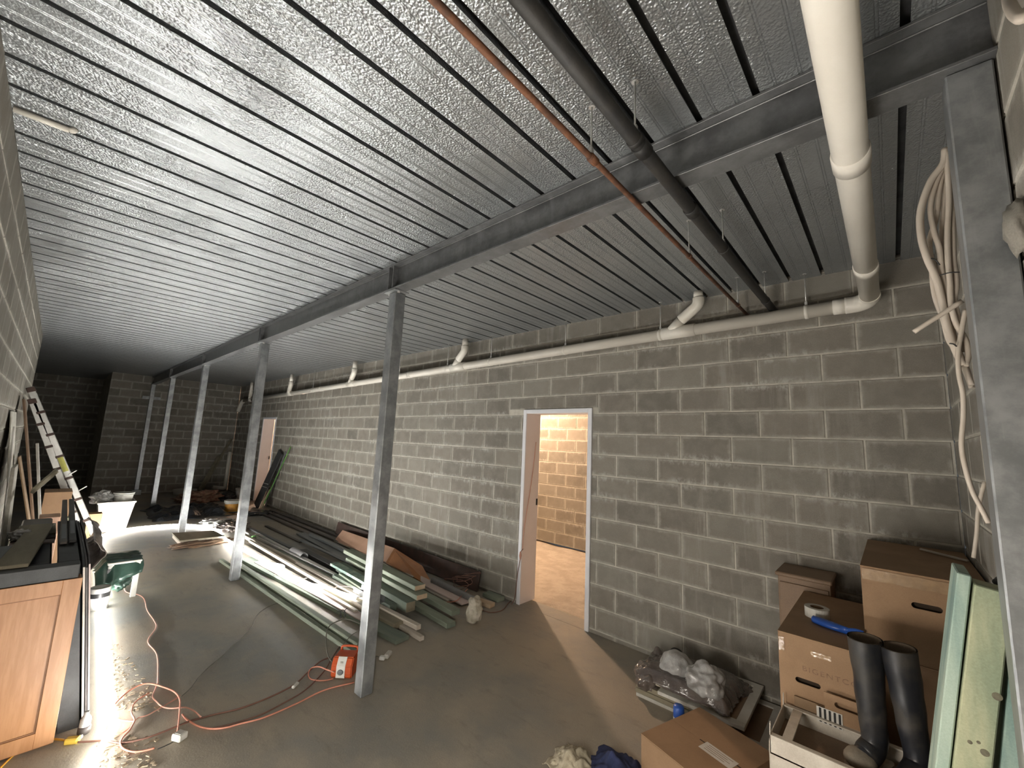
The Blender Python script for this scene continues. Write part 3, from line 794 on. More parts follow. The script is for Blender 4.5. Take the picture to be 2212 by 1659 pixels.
def front_frame(x, y, z):
    """xy plane = room xz facing +y; local x -> -room x so it faces the viewer"""
    m_ = Matrix.Identity(4)
    m_[0][0] = -1; m_[1][0] = 0; m_[2][0] = 0
    m_[0][1] = 0; m_[1][1] = 0; m_[2][1] = 1
    m_[0][2] = 0; m_[1][2] = 1; m_[2][2] = 0
    m_[0][3] = x; m_[1][3] = y; m_[2][3] = z
    return m_
def carton(name, label, lo, hi, mat, holes=(), flaps=True, tape_top=True, tape_corner=False, g=None):
    lo = Vector(lo); hi = Vector(hi); c = (lo + hi) / 2; s = hi - lo
    t = thing(name, label, 'box', (c.x, c.y, lo.z), g)
    th = 0.005
    bm = bmn(); hole_panel(bm, front_frame(c.x, hi.y - th, c.z), s.x, s.z, holes, th); part('front_panel', bm, mat, t)
    bm = bmn(); add_box(bm, (lo.x, lo.y, lo.z), (lo.x + th, hi.y - th, hi.z)); add_box(bm, (hi.x - th, lo.y, lo.z), (hi.x, hi.y - th, hi.z))
    add_box(bm, (lo.x + th, lo.y, lo.z), (hi.x - th, lo.y + th, hi.z)); add_box(bm, (lo.x + th, lo.y + th, lo.z), (hi.x - th, hi.y - th, lo.z + th)); part('side_panels', bm, mat, t)
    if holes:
        bm = bmn(); add_box(bm, (lo.x + 0.02, hi.y - 0.05, lo.z + 0.02), (hi.x - 0.02, hi.y - 0.03, hi.z - 0.02)); part('inner_flap', bm, M['card_in'], t)  # dark slab behind the handle hole stands for the shade inside
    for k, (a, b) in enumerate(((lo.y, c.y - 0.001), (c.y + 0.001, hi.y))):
        bm = bmn(); add_box(bm, (lo.x - 0.001, a, hi.z), (hi.x + 0.001, b + (0.002 if k else 0), hi.z + 0.005), 0.001); part('top_flap', bm, mat, t)
    if tape_top:
        bm = bmn()
        add_sheet(bm, crumple(lambda u, v: (lo.x + 0.02 + u * (s.x * 0.94), hi.y + 0.0035 + 0.001 * noise.noise(Vector((u * 30, v * 9, 0))), hi.z - 0.006 - v * 0.05 - 0.004 * noise.noise(Vector((u * 9, v, 3)))), 40, 5))
        part('tape_strip', bm, M['tape'], t)
    if tape_corner:
        bm = bmn(); add_sheet(bm, crumple(lambda u, v: (hi.x - 0.002 - u * 0.022, hi.y + 0.004 + 0.002 * noise.noise(Vector((u * 3, v * 6, 2))), hi.z - 0.02 - v * 0.06), 6, 12)); part('tape_strip', bm, M['tape'], t)
    return t
def write(txt, parent, mat, size, M_, name='printing', label=None, sx=1.0):
    cu = bpy.data.curves.new('t', 'FONT'); cu.body = txt; cu.size = size; cu.extrude = 0.0002; cu.align_x = 'CENTER'; cu.align_y = 'CENTER'; cu.space_character = 1.25
    o = bpy.data.objects.new('t', cu); COL.objects.link(o)
    dg = bpy.context.evaluated_depsgraph_get(); me = bpy.data.meshes.new_from_object(o.evaluated_get(dg))
    bpy.data.objects.remove(o); bpy.data.curves.remove(cu)
    me.transform(M_ @ Matrix.Diagonal((sx, 1, 1, 1))); bm = bmn(); bm.from_mesh(me); bpy.data.meshes.remove(me)
    return part(name, bm, mat, parent, label)
carton('carton', 'large brown carton with one slot handle, on top of another carton in the corner', (-0.27, -3.585, 0.820), (0.145, -2.707, 1.197), M['card'], holes=[(0.012, 0.060, 0.10, 0.026)])
carton('carton', 'tall brown carton in the corner with the large slot-handled carton standing on it', (-0.27, -3.585, 0.0), (0.140, -2.712, 0.812), M['card'], tape_top=False)
tb = carton('carton', 'brown carton with a roll of tape and a blue brush on top and faded printing', (0.147, -3.27, 0.37), (0.456, -2.46, 0.875), M['card'], holes=[(-0.045, 0.0665, 0.095, 0.023)], tape_corner=True, tape_top=False)
write('BIGENTCO', tb, M['ink'], 0.030, front_frame(0.265, -2.4595, 0.745), sx=1.15)
bm = bmn(); add_sheet(bm, crumple(lambda u, v: (0.33 - u * 0.075, -2.4565 + 0.003 * noise.noise(Vector((u * 7, v * 4, 1))), 0.832 - v * 0.022), 14, 7)); part('tape_patch', bm, M['tape'], tb)
carton('carton', 'brown carton standing on the floor under the printed carton', (0.147, -3.27, 0.0), (0.47, -2.455, 0.362), M['card2'], tape_top=False)
# open carton with striped print between tray and printed carton
td = thing('open_carton', 'half-open brown carton with black and white stripes, wedged behind the white tray', 'box', (0.2, -2.4, 0.45))
bm = bmn(); hole_panel(bm, Matrix.Translation((0.20, -2.435, 0.625)) @ Matrix.Rotation(-0.05, 4, 'X') @ front_frame(0, 0, 0), 0.17, 0.13, [(0.0, 0.028, 0.10, 0.024)], 0.005); part('flap', bm, M['card'], td)
bm = bmn(); add_box(bm, (0.16, -2.452, 0.44), (0.40, -2.446, 0.62)); part('back_panel', bm, M['card2'], td)
bm = bmn(); add_box(bm, (0.225, -2.4285, 0.560), (0.315, -2.4275, 0.622)); part('striped_label', bm, M['paper'], td)
for k in range(5):
    bm = bmn(); add_box(bm, (0.230 + k * 0.017, -2.4273, 0.563), (0.238 + k * 0.017, -2.4266, 0.619)); part('stripe', bm, M['blackink'], td)
# slim brown cabinet against the wall
tc_ = thing('low_cabinet', 'small brown cabinet with a lipped top, against the block wall behind the cartons', 'cabinet', (0.455, -3.44, 0))
bm = bmn(); add_box(bm, (0.325, -3.575, 0), (0.60, -3.31, 0.935), 0.003); part('body', bm, M['brown_door'], tc_)
bm = bmn(); add_box(bm, (0.315, -3.585, 0.935), (0.612, -3.285, 0.960), 0.006); part('top', bm, M['brown_door'], tc_)
bm = bmn(); add_box(bm, (0.335, -3.31, 0.06), (0.59, -3.298, 0.90), 0.002); part('door', bm, M['brown_door'], tc_)
bm = bmn(); add_lathe(bm, [(0, 0), (0.012, 0.004), (0.009, 0.018), (0, 0.022)], Matrix.Translation((0.36, -3.298, 0.50)) @ Matrix.Rotation(-PI / 2, 4, 'X'), 12); part('knob', bm, M['brown_door'], tc_)
# tape roll, brush on the printed carton
c = P(1765, 1322, 0.905)
t = thing('tape_roll', 'cream roll of wide tape lying on the printed carton', 'tape', (c.x, c.y, 0.880))
bm = bmn(); add_lathe(bm, [(0.030, 0), (0.054, 0), (0.054, 0.048), (0.030, 0.048), (0.030, 0)], Matrix.Translation((c.x, c.y, 0.881)), 28, False); part('roll', bm, M['white_paint'], t)
bm = bmn(); add_lathe(bm, [(0.0275, 0), (0.0298, 0), (0.0298, 0.048), (0.0275, 0.048), (0.0275, 0)], Matrix.Translation((c.x, c.y, 0.881)), 24, False); part('core', bm, M['card2'], t)
a = P(1757, 1335, 0.90); b = P(1832, 1362, 0.90); d_ = P(1865, 1368, 0.90)
t = thing('hand_brush', 'bright blue dustpan brush lying beside the tape roll', 'brush', (a.x, a.y, 0.880))
bm = bmn()
M_ = frame(a, b); L = (b - a).length
grid = []
for i in range(15):
    u = i / 14; w_ = 0.030 * (math.sin(PI * min(1, u * 1.0 + 0.10)) ** 0.5) + 0.004
    grid.append([(M_ @ Vector((-L / 2 + u * L, w_ * math.cos(k * PI / 4), -0.004 + 0.017 * math.sin(k * PI / 4)))) for k in range(9)])
for i in range(14):
    pass
V = [[bm.verts.new(p) for p in row] for row in grid]
for i in range(14):
    for k in range(8):
        f = bm.faces.new((V[i][k], V[i][(k + 1) % 8 if k < 7 else 8], V[i + 1][(k + 1) if k < 8 else 8], V[i + 1][k])); f.smooth = True
    bm.faces.new((V[i][8], V[i][0], V[i + 1][0], V[i + 1][8]))
bm.faces.new(V[0]); bm.faces.new(V[-1])
bmesh.ops.remove_doubles(bm, verts=bm.verts, dist=1e-5)
part('head', bm, M['blue'], t)
bm = bmn(); add_tube(bm, [b + Vector((0.01, 0.0, 0.0)), (b + d_) / 2 + Vector((0, 0, 0.006)), d_ + Vector((0, 0, 0.002))], 0.009, 10, 5); part('handle', bm, M['blue'], t)
# trays
def tray(label, lo, hi, h):
    t = thing('fruit_tray', label, 'tray', ((lo[0] + hi[0]) / 2, (lo[1] + hi[1]) / 2, lo[2]), 'white trays under the boots')
    x0_, y0_, z0_ = lo; x1_, y1_, _ = hi; th = 0.004
    bm = bmn(); add_box(bm, (x0_, y0_, z0_), (x1_, y1_, z0_ + 0.006)); part('base', bm, M['brown_door'], t)
    bm = bmn(); add_box(bm, (x0_, y1_ - th, z0_), (x1_, y1_, z0_ + h), 0.001); part('front_side', bm, M['white_tray'], t)
    bm = bmn(); add_box(bm, (x0_, y0_, z0_), (x1_, y0_ + th, z0_ + h), 0.001); part('back_side', bm, M['white_tray'], t)
    bm = bmn(); add_box(bm, (x1_ - th, y0_, z0_), (x1_, y1_, z0_ + h), 0.001); part('end_side', bm, M['white_tray'], t)
    bm = bmn(); add_box(bm, (x0_, y0_, z0_), (x0_ + th, y1_, z0_ + h), 0.001); part('end_side', bm, M['white_tray'], t)
    for yy in (y0_ + 0.014, y1_ - 0.014):
        bm = bmn(); add_box(bm, (x0_ + 0.004, yy - 0.010, z0_ + h - 0.006), (x1_ - 0.004, yy + 0.010, z0_ + h), 0.001); part('rim', bm, M['white_tray'], t)
    for xx in (x0_ + 0.03, x1_ - 0.075):
        bm = bmn(); add_box(bm, (xx, y0_ + 0.02, z0_ + h - 0.007), (xx + 0.035, y1_ - 0.02, z0_ + h - 0.001), 0.001); part('rim', bm, M['white_tray'], t)
    for s_ in (y1_ - 0.01, y0_ + 0.01):
        bm = bmn(); add_prism(bm, [(-0.012, 0), (0.012, 0), (0.004, 0.04), (-0.002, 0.045)], Matrix.Translation((x1_ - 0.003, s_, z0_ + h)) @ Matrix.Rotation(PI / 2, 4, 'Z') @ Matrix.Rotation(PI / 2, 4, 'X'), 0.003); part('corner_tab', bm, M['white_tray'], t)
    return t
tray('torn white cardboard tray directly under the boots', (-0.12, -2.435, 0.510), (0.440, -2.13, 0), 0.070)
tray('second white tray, just below the one under the boots', (-0.11, -2.425, 0.435), (0.446, -2.14, 0), 0.073)
carton('carton', 'brown carton on the floor carrying the white trays', (-0.12, -2.43, 0.0), (0.44, -2.13, 0.430), M['card2'], tape_top=False)
# rubber boots
def boot(label, top, foot, toe, sgn):
    """top: centre of shaft opening; foot: heel point; toe: toe point"""
    top = Vector(top); foot = Vector(foot); toe = Vector(toe)
    t = thing('rubber_boot', label, 'boot', foot, 'pair of tall rubber boots')
    fz = foot.z; d = (toe - foot); d.z = 0; L = d.length; d.normalize()
    ank = foot + d * 0.055 + Vector((0, 0, 0.095))
    path = [top, top.lerp(ank, 0.35), top.lerp(ank, 0.7), ank, foot + d * 0.09 + Vector((0, 0, 0.055)), foot + d * (L * 0.68) + Vector((0, 0, 0.042)), toe - d * 0.02 + Vector((0, 0, 0.032))]
    rr = [0.060, 0.054, 0.048, 0.042, 0.046, 0.042, 0.028]
    bm = bmn(); n = len(path); pts = smooth_pts(path, 5)
    def rf(u):
        k = u * (n - 1); i = min(int(k), n - 2); return rr[i] + (rr[i + 1] - rr[i]) * (k - i)
    rings = []; seg = 18; side = d.cross(Vector((0, 0, 1)))
    for i, p in enumerate(pts):
        tt = (pts[min(i + 1, len(pts) - 1)] - pts[max(i - 1, 0)]).normalized()
        u_ = side - tt * side.dot(tt); u_.normalize(); v_ = tt.cross(u_)
        r = rf(i / (len(pts) - 1))
        ring = []
        for k in range(seg):
            a = 2 * PI * k / seg
            q = p + u_ * math.cos(a) * r * 0.92 + v_ * math.sin(a) * r
            q = q + (q - p) * (0.10 * noise.noise(q * 16) if 2 < i < len(pts) - 3 else 0)
            if q.z < fz + 0.012: q.z = fz + 0.012
            ring.append(bm.verts.new(q))
        rings.append(ring)
    for a, b in zip(rings, rings[1:]):
        for k in range(seg):
            f = bm.faces.new((a[k], a[(k + 1) % seg], b[(k + 1) % seg], b[k])); f.smooth = True
    bm.faces.new(rings[-1])
    part('upper', bm, M['rubber'], t)
    bm = bmn()   # lining: closed cup just inside the shaft
    rings2 = []
    for i in range(0, 7):
        tt = (pts[min(i + 1, len(pts) - 1)] - pts[max(i - 1, 0)]).normalized(); u_ = side - tt * side.dot(tt); u_.normalize(); v_ = tt.cross(u_); r = rf(i / (len(pts) - 1)) - 0.006
        rings2.append([bm.verts.new(pts[i] + u_ * math.cos(2 * PI * k / seg) * r * 0.92 + v_ * math.sin(2 * PI * k / seg) * r) for k in range(seg)])
    for a, b in zip(rings2, rings2[1:]):
        for k in range(seg):
            f = bm.faces.new((a[k], b[k], b[(k + 1) % seg], a[(k + 1) % seg])); f.smooth = True
    bm.faces.new(rings2[-1]); part('lining', bm, M['boot_in'], t, recalc=False)
    bm = bmn(); side_n = side.normalized(); outline = []
    for k in range(20):
        a = 2 * PI * k / 20; lx = math.cos(a); ly = math.sin(a)
        w_ = 0.047 if lx > 0 else 0.037
        outline.append((L * 0.5 + lx * (L * 0.5 + 0.02), ly * w_))
    Mx = Matrix.Identity(4)
    for i in range(3): Mx[i][0] = d[i]; Mx[i][1] = side_n[i]; Mx[i][2] = (0, 0, 1)[i]; Mx[i][3] = foot[i]
    add_prism(bm, outline, Mx, 0.020); part('sole', bm, M['dusty'], t)
    bm = bmn(); blob(bm, toe - d * 0.045 + Vector((0, 0, 0.042)), (0.058, 0.048, 0.036), 0.05, 2, 5, 3, rot=math.atan2(d.y, d.x), flat=fz + 0.008); part('toe_cap', bm, M['dusty'], t, 'dusty grey toe')
    return t
ZT = 0.517
boot('left rubber boot of the black pair, dusty toe nearest the camera', PY(1868, 1378, -2.31), (0.085, -2.375, ZT), (0.190, -2.24, ZT), 1)
boot('right rubber boot of the black pair, next to the green timber', PY(1940, 1398, -2.31), (-0.025, -2.375, ZT), (0.06, -2.185, ZT), -1)
# treated timber lengths leaning at the end wall
def lean(name, label, xt, xb, zt, y0_, y1_, w, mat, g, knots=()):
    """board standing on the floor, leaning towards the near wall: top at xt, foot at xb"""
    t = thing(name, label, 'timber', (xb, (y0_ + y1_) / 2, 0), g)
    dirv = Vector((xt - xb, 0, zt)).normalized(); nx = Vector((dirv.z, 0, -dirv.x))
    f0 = Vector((xb - w / 2, 0, 0.002)); 
    bm = bmn()
    p0 = Vector((xb, (y0_ + y1_) / 2, 0.012)); p1 = Vector((xt, (y0_ + y1_) / 2, zt))
    M_ = frame(p0, p1, up=(0, 1, 0)); add_obox(bm, M_, ((p1 - p0).length, w, y1_ - y0_), 0.003); part('length', bm, mat, t)
    for (u, o_, r) in knots:
        c_ = p0.lerp(p1, u); bm = bmn()
        add_lathe(bm, [(0, 0.0008), (r * 0.7, 0.0008), (r, 0)], Matrix.Translation((c_.x + o_, y1_, c_.z)) @ Matrix.Rotation(-PI / 2, 4, 'X'), 14); part('knot', bm, M['knot'], t)
    return t
lean('timber_length', 'yellow-green treated timber length leaning at the end wall, broad knots showing', -0.183, 0.030, 1.375, -1.865, -1.775, 0.068, M['green_b'], 'treated timber leaning in the corner', [(0.80, -0.028, 0.010), (0.69, -0.018, 0.009), (0.70, 0.01, 0.005), (0.705, -0.005, 0.004)])
lean('timber_length', 'narrow blue-green treated timber length pressed against the left of the yellow-green one', -0.133, 0.080, 1.40, -1.95, -1.79, 0.028, M['green_a'], 'treated timber leaning in the corner')
lean('timber_length', 'blue-green treated timber length between the yellow-green one and the steel column', -0.249, -0.062, 1.33, -1.93, -1.79, 0.058, M['green_a'], 'treated timber leaning in the corner')
bm = bmn(); add_box(bm, (-0.27, -1.95, 1.345), (-0.205, -1.88, 1.385), 0.008); blob(bm, (-0.23, -1.91, 1.37), (0.035, 0.03, 0.02), 0.1, 2, 4, 2)
solo('rubber_offcut', bm, M['charcoal'], 'small dark rubber piece resting on top of the leaning green timber', 'offcut')
# long pale batten behind the timber on the carton
a = P(1988, 1186, 1.212); b = P(2092, 1212, 1.212)
bm = bmn(); add_bar(bm, a, b, 0.014, 0.01); solo('thin_batten', bm, M['pale'], 'thin pale batten lying on the highest carton in the corner', 'batten')

# flat carton on the floor, with a paper label
cc = [P(1512, 1528, 0.20), P(1420, 1632, 0.20), P(1676, 1632, 0.20)]
ex = (cc[2] - cc[0]); ey = (cc[1] - cc[0])
t = thing('carton', 'closed brown carton with a white paper label, front centre of the right side', 'box', (cc[0].x, cc[0].y, 0))
ux = ex.normalized(); uy = (ey - ux * ey.dot(ux)).normalized(); lx, ly = ex.length, 0.50
Mx = Matrix.Identity(4)
for i in range(3): Mx[i][0] = ux[i]; Mx[i][1] = uy[i]; Mx[i][2] = (0, 0, 1)[i]; Mx[i][3] = cc[0][i]
Mx[2][3] = 0
bm = bmn(); add_box(bm, (0, 0, 0), (lx, ly, 0.197), 0.002); bm.transform(Mx); part('body', bm, M['card'], t)
for a_, b_ in ((0.0, ly / 2 - 0.001), (ly / 2 + 0.001, ly)):
    bm = bmn(); add_box(bm, (-0.002, a_, 0.197), (lx + 0.002, b_, 0.2015), 0.001); bm.transform(Mx); part('top_flap', bm, M['card'], t)
la = P(1545, 1600, 0.203); 
iM = Mx.inverted(); l0 = iM @ P(1528, 1603, 0.2); l1 = iM @ P(1590, 1640, 0.2)
bm = bmn(); add_box(bm, (l0.x, l0.y, 0.2016), (l0.x + 0.17, l0.y + 0.075, 0.2025)); bm.transform(Mx); part('paper_label', bm, M['paper'], t)
for k in range(4):
    bm = bmn(); add_box(bm, (l0.x + 0.02, l0.y + 0.014 + k * 0.014, 0.2026), (l0.x + 0.15 - 0.02 * (k % 2), l0.y + 0.017 + k * 0.014, 0.2028)); bm.transform(Mx); part('print_line', bm, M['ink'], t)
bm = bmn(); add_box(bm, (l0.x - 0.03, ly / 2 - 0.004, 0.2016), (lx, ly / 2 + 0.004, 0.2020)); bm.transform(Mx); part('flap_seam', bm, M['card_in'], t)
bm = bmn(); add_sheet(bm, crumple(lambda u, v: Mx @ Vector((-0.003 - 0.001 * noise.noise(Vector((u * 9, v * 9, 2))), ly * 0.35 + u * 0.12, 0.19 - v * 0.08)), 10, 8)); part('tape_strip', bm, M['tape'], t)
# spray can
t = thing('spray_can', 'spray can with a blue cap standing behind the labelled carton', 'can', (1.062, -2.80, 0))
bm = bmn(); add_lathe(bm, [(0, 0), (0.031, 0), (0.0325, 0.004), (0.0325, 0.10), (0.029, 0.108)], Matrix.Translation((1.062, -2.80, 0)), 24); part('can_body', bm, M['white_pl'], t)
bm = bmn(); add_lathe(bm, [(0.0325, 0.10), (0.033, 0.103), (0.031, 0.155), (0.026, 0.163), (0, 0.165)], Matrix.Translation((1.062, -2.80, 0)), 24); part('cap', bm, M['blue'], t)
bm = bmn(); add_lathe(bm, [(0.0335, 0.094), (0.0335, 0.1)], Matrix.Translation((1.062, -2.80, 0)), 24); part('cap_ring', bm, M['white_pl'], t)

# panels lying by the wall under the bags
def panel_frame(label, Mp, w, l, z0_, th, mat_f, mat_p, g):
    t = thing('flat_panel', label, 'panel', (Mp @ Vector((w / 2, l / 2, 0))) * 1.0, g); t.location.z = z0_
    wloc = 0.055
    for a, b in (((0, 0), (w, wloc)), ((0, l - wloc), (w, l)), ((0, wloc), (wloc, l - wloc)), ((w - wloc, wloc), (w, l - wloc))):
        bm = bmn(); add_box(bm, (a[0], a[1], z0_), (b[0], b[1], z0_ + th), 0.002); bm.transform(Mp); part('rail', bm, mat_f, t)
    bm = bmn(); add_box(bm, (wloc, wloc, z0_), (w - wloc, l - wloc, z0_ + th * 0.6)); bm.transform(Mp); part('infill', bm, mat_p, t)
    bm = bmn(); add_box(bm, (w - wloc - 0.012, wloc, z0_ + th), (w - wloc - 0.007, l - wloc, z0_ + th + 0.0012)); bm.transform(Mp); part('bead', bm, mat_p, t)
    return t
def quadframe(p, ang):
    return Matrix.Translation(Vector((p[0], p[1], 0))) @ Matrix.Rotation(ang, 4, 'Z')
g = 'flat panels stacked by the block wall'
panel_frame('lowest pale panel of the stack by the wall, its edge showing furthest right', quadframe((0.64, -3.56), 0.02), 0.80, 0.56, 0.0, 0.022, M['white_paint'], M['brown_door'], g)
bm = bmn(); add_obox(bm, Matrix.Translation((1.13, -3.24, 0.038)) @ Matrix.Rotation(0.02, 4, 'Z'), (0.62, 0.50, 0.028), 0.002); solo('flat_panel', bm, M['olive'], 'olive-brown board at the left front edge of the stack, under the foam board', 'panel', g)
bm = bmn(); add_obox(bm, Matrix.Translation((1.13, -3.24, 0.069)) @ Matrix.Rotation(0.03, 4, 'Z'), (0.61, 0.49, 0.030), 0.002); solo('flat_panel', bm, M['olive'], 'second olive-brown board directly below the speckled foam board', 'panel', g)
panel_frame('cream-framed cupboard door lying on the stack, partly under the plastic bags', quadframe((0.76, -3.57), 0.03), 0.52, 0.60, 0.086, 0.022, M['white_paint'], M['brown_door'], g)
bm = bmn(); add_obox(bm, Matrix.Translation((1.16, -3.225, 0.125)) @ Matrix.Rotation(0.035, 4, 'Z'), (0.54, 0.44, 0.03), 0.004); solo('foam_board', bm, M['foam'], 'speckled cream foam board under the smoky plastic bag', 'board')
# bags: a smoky wrapped slab and two clear knotted bags
def wrap(u, v):
    x = 1.43 - u * 0.60; y = -2.985 - v * 0.42
    edge = min(u, 1 - u, v, 1 - v)
    h = 0.145 + 0.055 * min(1, edge / 0.10) + 0.018 * noise.noise(Vector((u * 4, v * 5, 1))) + 0.010 * noise.noise(Vector((u * 6, v * 16, 4)))
    if edge < 0.03: h -= 0.02
    return (x + 0.012 * noise.noise(Vector((v * 9, 3, u))), y + 0.012 * noise.noise(Vector((u * 9, 8, v))), h)
bm = bmn(); add_sheet(bm, crumple(wrap, 60, 40))
o = solo('plastic_bag', bm, M['bag_brown'], 'smoky brown plastic bag spread over the foam board', 'bag', 'plastic bags by the block wall'); o.modifiers.new('thick', 'SOLIDIFY').thickness = 0.004
bm = bmn(); blob(bm, PY(1402, 1462, -3.10) + Vector((0, 0, 0.01)), (0.10, 0.13, 0.085), 0.35, 1.5, 11, 5, 0.3, 0.02); blob(bm, PY(1425, 1432, -3.3), (0.08, 0.13, 0.08), 0.35, 1.5, 14, 5, 0.1, 0.02)
solo('plastic_bag', bm, M['bag_brown'], 'crumpled brown paper-like bag at the left end of the heap by the wall', 'bag', 'plastic bags by the block wall')
bm = bmn(); blob(bm, PY(1462, 1445, -3.16), (0.125, 0.11, 0.105), 0.16, 1.3, 2, 5, 0.2); blob(bm, PY(1428, 1459, -3.10), (0.045, 0.03, 0.018), 0.5, 2, 8, 3)
solo('plastic_bag', bm, M['bag_clear'], 'round cloudy clear bag on the heap, nearer the doorway', 'bag', 'plastic bags by the block wall')
bm = bmn(); blob(bm, PY(1525, 1468, -3.08), (0.125, 0.115, 0.10), 0.28, 1.5, 6, 5, 0.5); blob(bm, PY(1500, 1472, -3.05), (0.05, 0.05, 0.03), 0.5, 2, 9, 3)
solo('plastic_bag', bm, M['bag_clear'], 'knotted cloudy clear bag on the heap, right of the round one', 'bag', 'plastic bags by the block wall')
bm = bmn(); blob(bm, PY(1585, 1482, -3.42) + Vector((0, 0, -0.02)), (0.12, 0.12, 0.06), 0.30, 1.5, 21, 5, 0.1)
solo('plastic_bag', bm, M['bag_brown'], 'dark smoky bag at the right end of the heap, against the wall', 'bag', 'plastic bags by the block wall')
c = PY(1465, 1412, -3.45)
bm = bmn()
for k in range(3):
    Mr = Matrix.Translation(c + Vector((0.008 * k, 0.01 * k, 0.0))) @ Matrix.Rotation(0.25 * k, 4, 'Z') @ Matrix.Rotation(1.25 + 0.2 * k, 4, 'X')
    add_tube(bm, [Mr @ Vector((0.038 * math.cos(a), 0.038 * math.sin(a), 0)) for a in (2 * PI * i / 24 for i in range(25))], 0.005, 8, 1)
solo('cable_coil', bm, M['cord_k'], 'small black coil of cable behind the round clear bag', 'cable')
# cloths at the bottom edge
def cloth(name, px0, label, mat, size, seed, h=0.09):
    c_ = P(*px0); bm = bmn()
    def f(u, v):
        x = (u - .5) * size; y = (v - .5) * size; r = math.hypot(u - .5, v - .5) * 2
        n1 = noise.noise(Vector((u * 4 + seed, v * 4, 0))); n2 = noise.noise(Vector((u * 10, v * 10 + seed, 2)))
        return (c_.x + x * (1 - .3 * n1), c_.y + y * (1 + .3 * n1), max(0.004, h * (1.05 - r) + 0.05 * n1 * (1.1 - r) + 0.018 * n2))
    add_sheet(bm, crumple(f, 44, 44))
    o = solo(name, bm, mat, label, 'cloth'); o.modifiers.new('thick', 'SOLIDIFY').thickness = 0.003
cloth('rag', (1238, 1652), 'cream crumpled rag on the floor at the bottom edge of the view', M['cream_cloth'], 0.24, 1, 0.08)
cloth('towel', (1328, 1672), 'navy blue crumpled cloth beside the cream rag', M['navy'], 0.30, 5, 0.10)

# cables hanging by the column
t = thing('cable_bundle', 'bundle of white electrical cables hanging down beside the wide steel column', 'cable', (-0.2, -1.9, 1.9))
YC = -1.76
paths = [
 [(2042, 320), (2038, 352), (2010, 392), (1989, 455), (1990, 510), (2003, 558), (2022, 600), (2035, 650), (2045, 700), (2060, 745), (2080, 790)],
 [(2043, 320), (2040, 352), (2020, 400), (2010, 450), (2018, 500), (2030, 540), (2035, 590), (2050, 660), (2058, 720), (2075, 770), (2098, 832)],
 [(2043, 322), (2042, 355), (2030, 400), (2022, 470), (2008, 520), (2012, 560), (2030, 610), (2045, 650), (2052, 700), (2066, 745), (2082, 800)],
 [(2044, 325), (2044, 360), (2040, 420), (2035, 490), (2035, 560), (2040, 620), (2046, 680), (2058, 740), (2085, 790), (2100, 838)],
 [(2044, 325), (2047, 365), (2050, 430), (2047, 500), (2048, 560), (2052, 610), (2055, 660), (2066, 700), (2086, 735), (2092, 765), (2085, 790)],
 [(2044, 325), (2048, 360), (2056, 440), (2058, 500), (2060, 560), (2066, 610), (2062, 650), (2070, 690), (2076, 720), (2078, 760)],
 [(2020, 560), (2014, 590), (2020, 640), (2038, 690), (2050, 735), (2068, 760), (2075, 800)],
]
for k, pp in enumerate(paths):
    bm = bmn(); add_tube(bm, [PY(x, y, YC - 0.05 - 0.012 * (k % 4) - 0.008 * math.sin(i)) for i, (x, y) in enumerate(pp)], 0.0075 if k != 0 else 0.010, 8, 5); part('cable', bm, M['cord_w'], t)
for px_ in ((2012, 558, 2030, 572), (2030, 595, 2072, 588), (2052, 742, 2066, 748)):
    a = PY(px_[0], px_[1], YC - 0.03); b = PY(px_[2], px_[3], YC - 0.03)
    bm = bmn(); add_tube(bm, [a, a.lerp(b, .5) + Vector((0, 0.012, 0)), b], 0.002, 6, 3); part('cable_tie', bm, M['cord_k'], t)
bm = bmn(); add_tube(bm, [PY(x, y, -1.735) for x, y in ((2078, 650), (2040, 675), (2005, 697), (1974, 717))], 0.007, 8, 3); part('cable', bm, M['cord_w'], t, 'cut cable end sticking out to the left')
bm = bmn(); add_tube(bm, [PY(x, y, -1.80) for x, y in ((2086, 668), (2078, 712), (2070, 760), (2072, 810), (2080, 850), (2081, 900), (2077, 960), (2085, 1010), (2100, 1060), (2118, 1095), (2136, 1130))], 0.0062, 8, 5); part('cable', bm, M['cord_w'], t, 'long single cable hanging almost to the cartons')
bm = bmn(); add_tube(bm, [PY(x, y, -2.25) for x, y in ((2127, 1040), (2118, 1075), (2112, 1110), (2110, 1150), (2103, 1205))], 0.006, 8, 4)
solo('loose_cable', bm, M['cord_w'], 'short white cable standing between the column and the highest carton', 'cable')
# white hook on the end wall, upper right
bm = bmn(); add_tube(bm, [PX(2176, -12, -0.262), PX(2182, 12, -0.240), PX(2196, 34, -0.235), PX(2212, 38, -0.240), PX(2222, 20, -0.258)], 0.010, 10, 5)
solo('wall_cable', bm, M['cord_w'], 'pinkish cable loop on the end wall at the top right', 'cable')
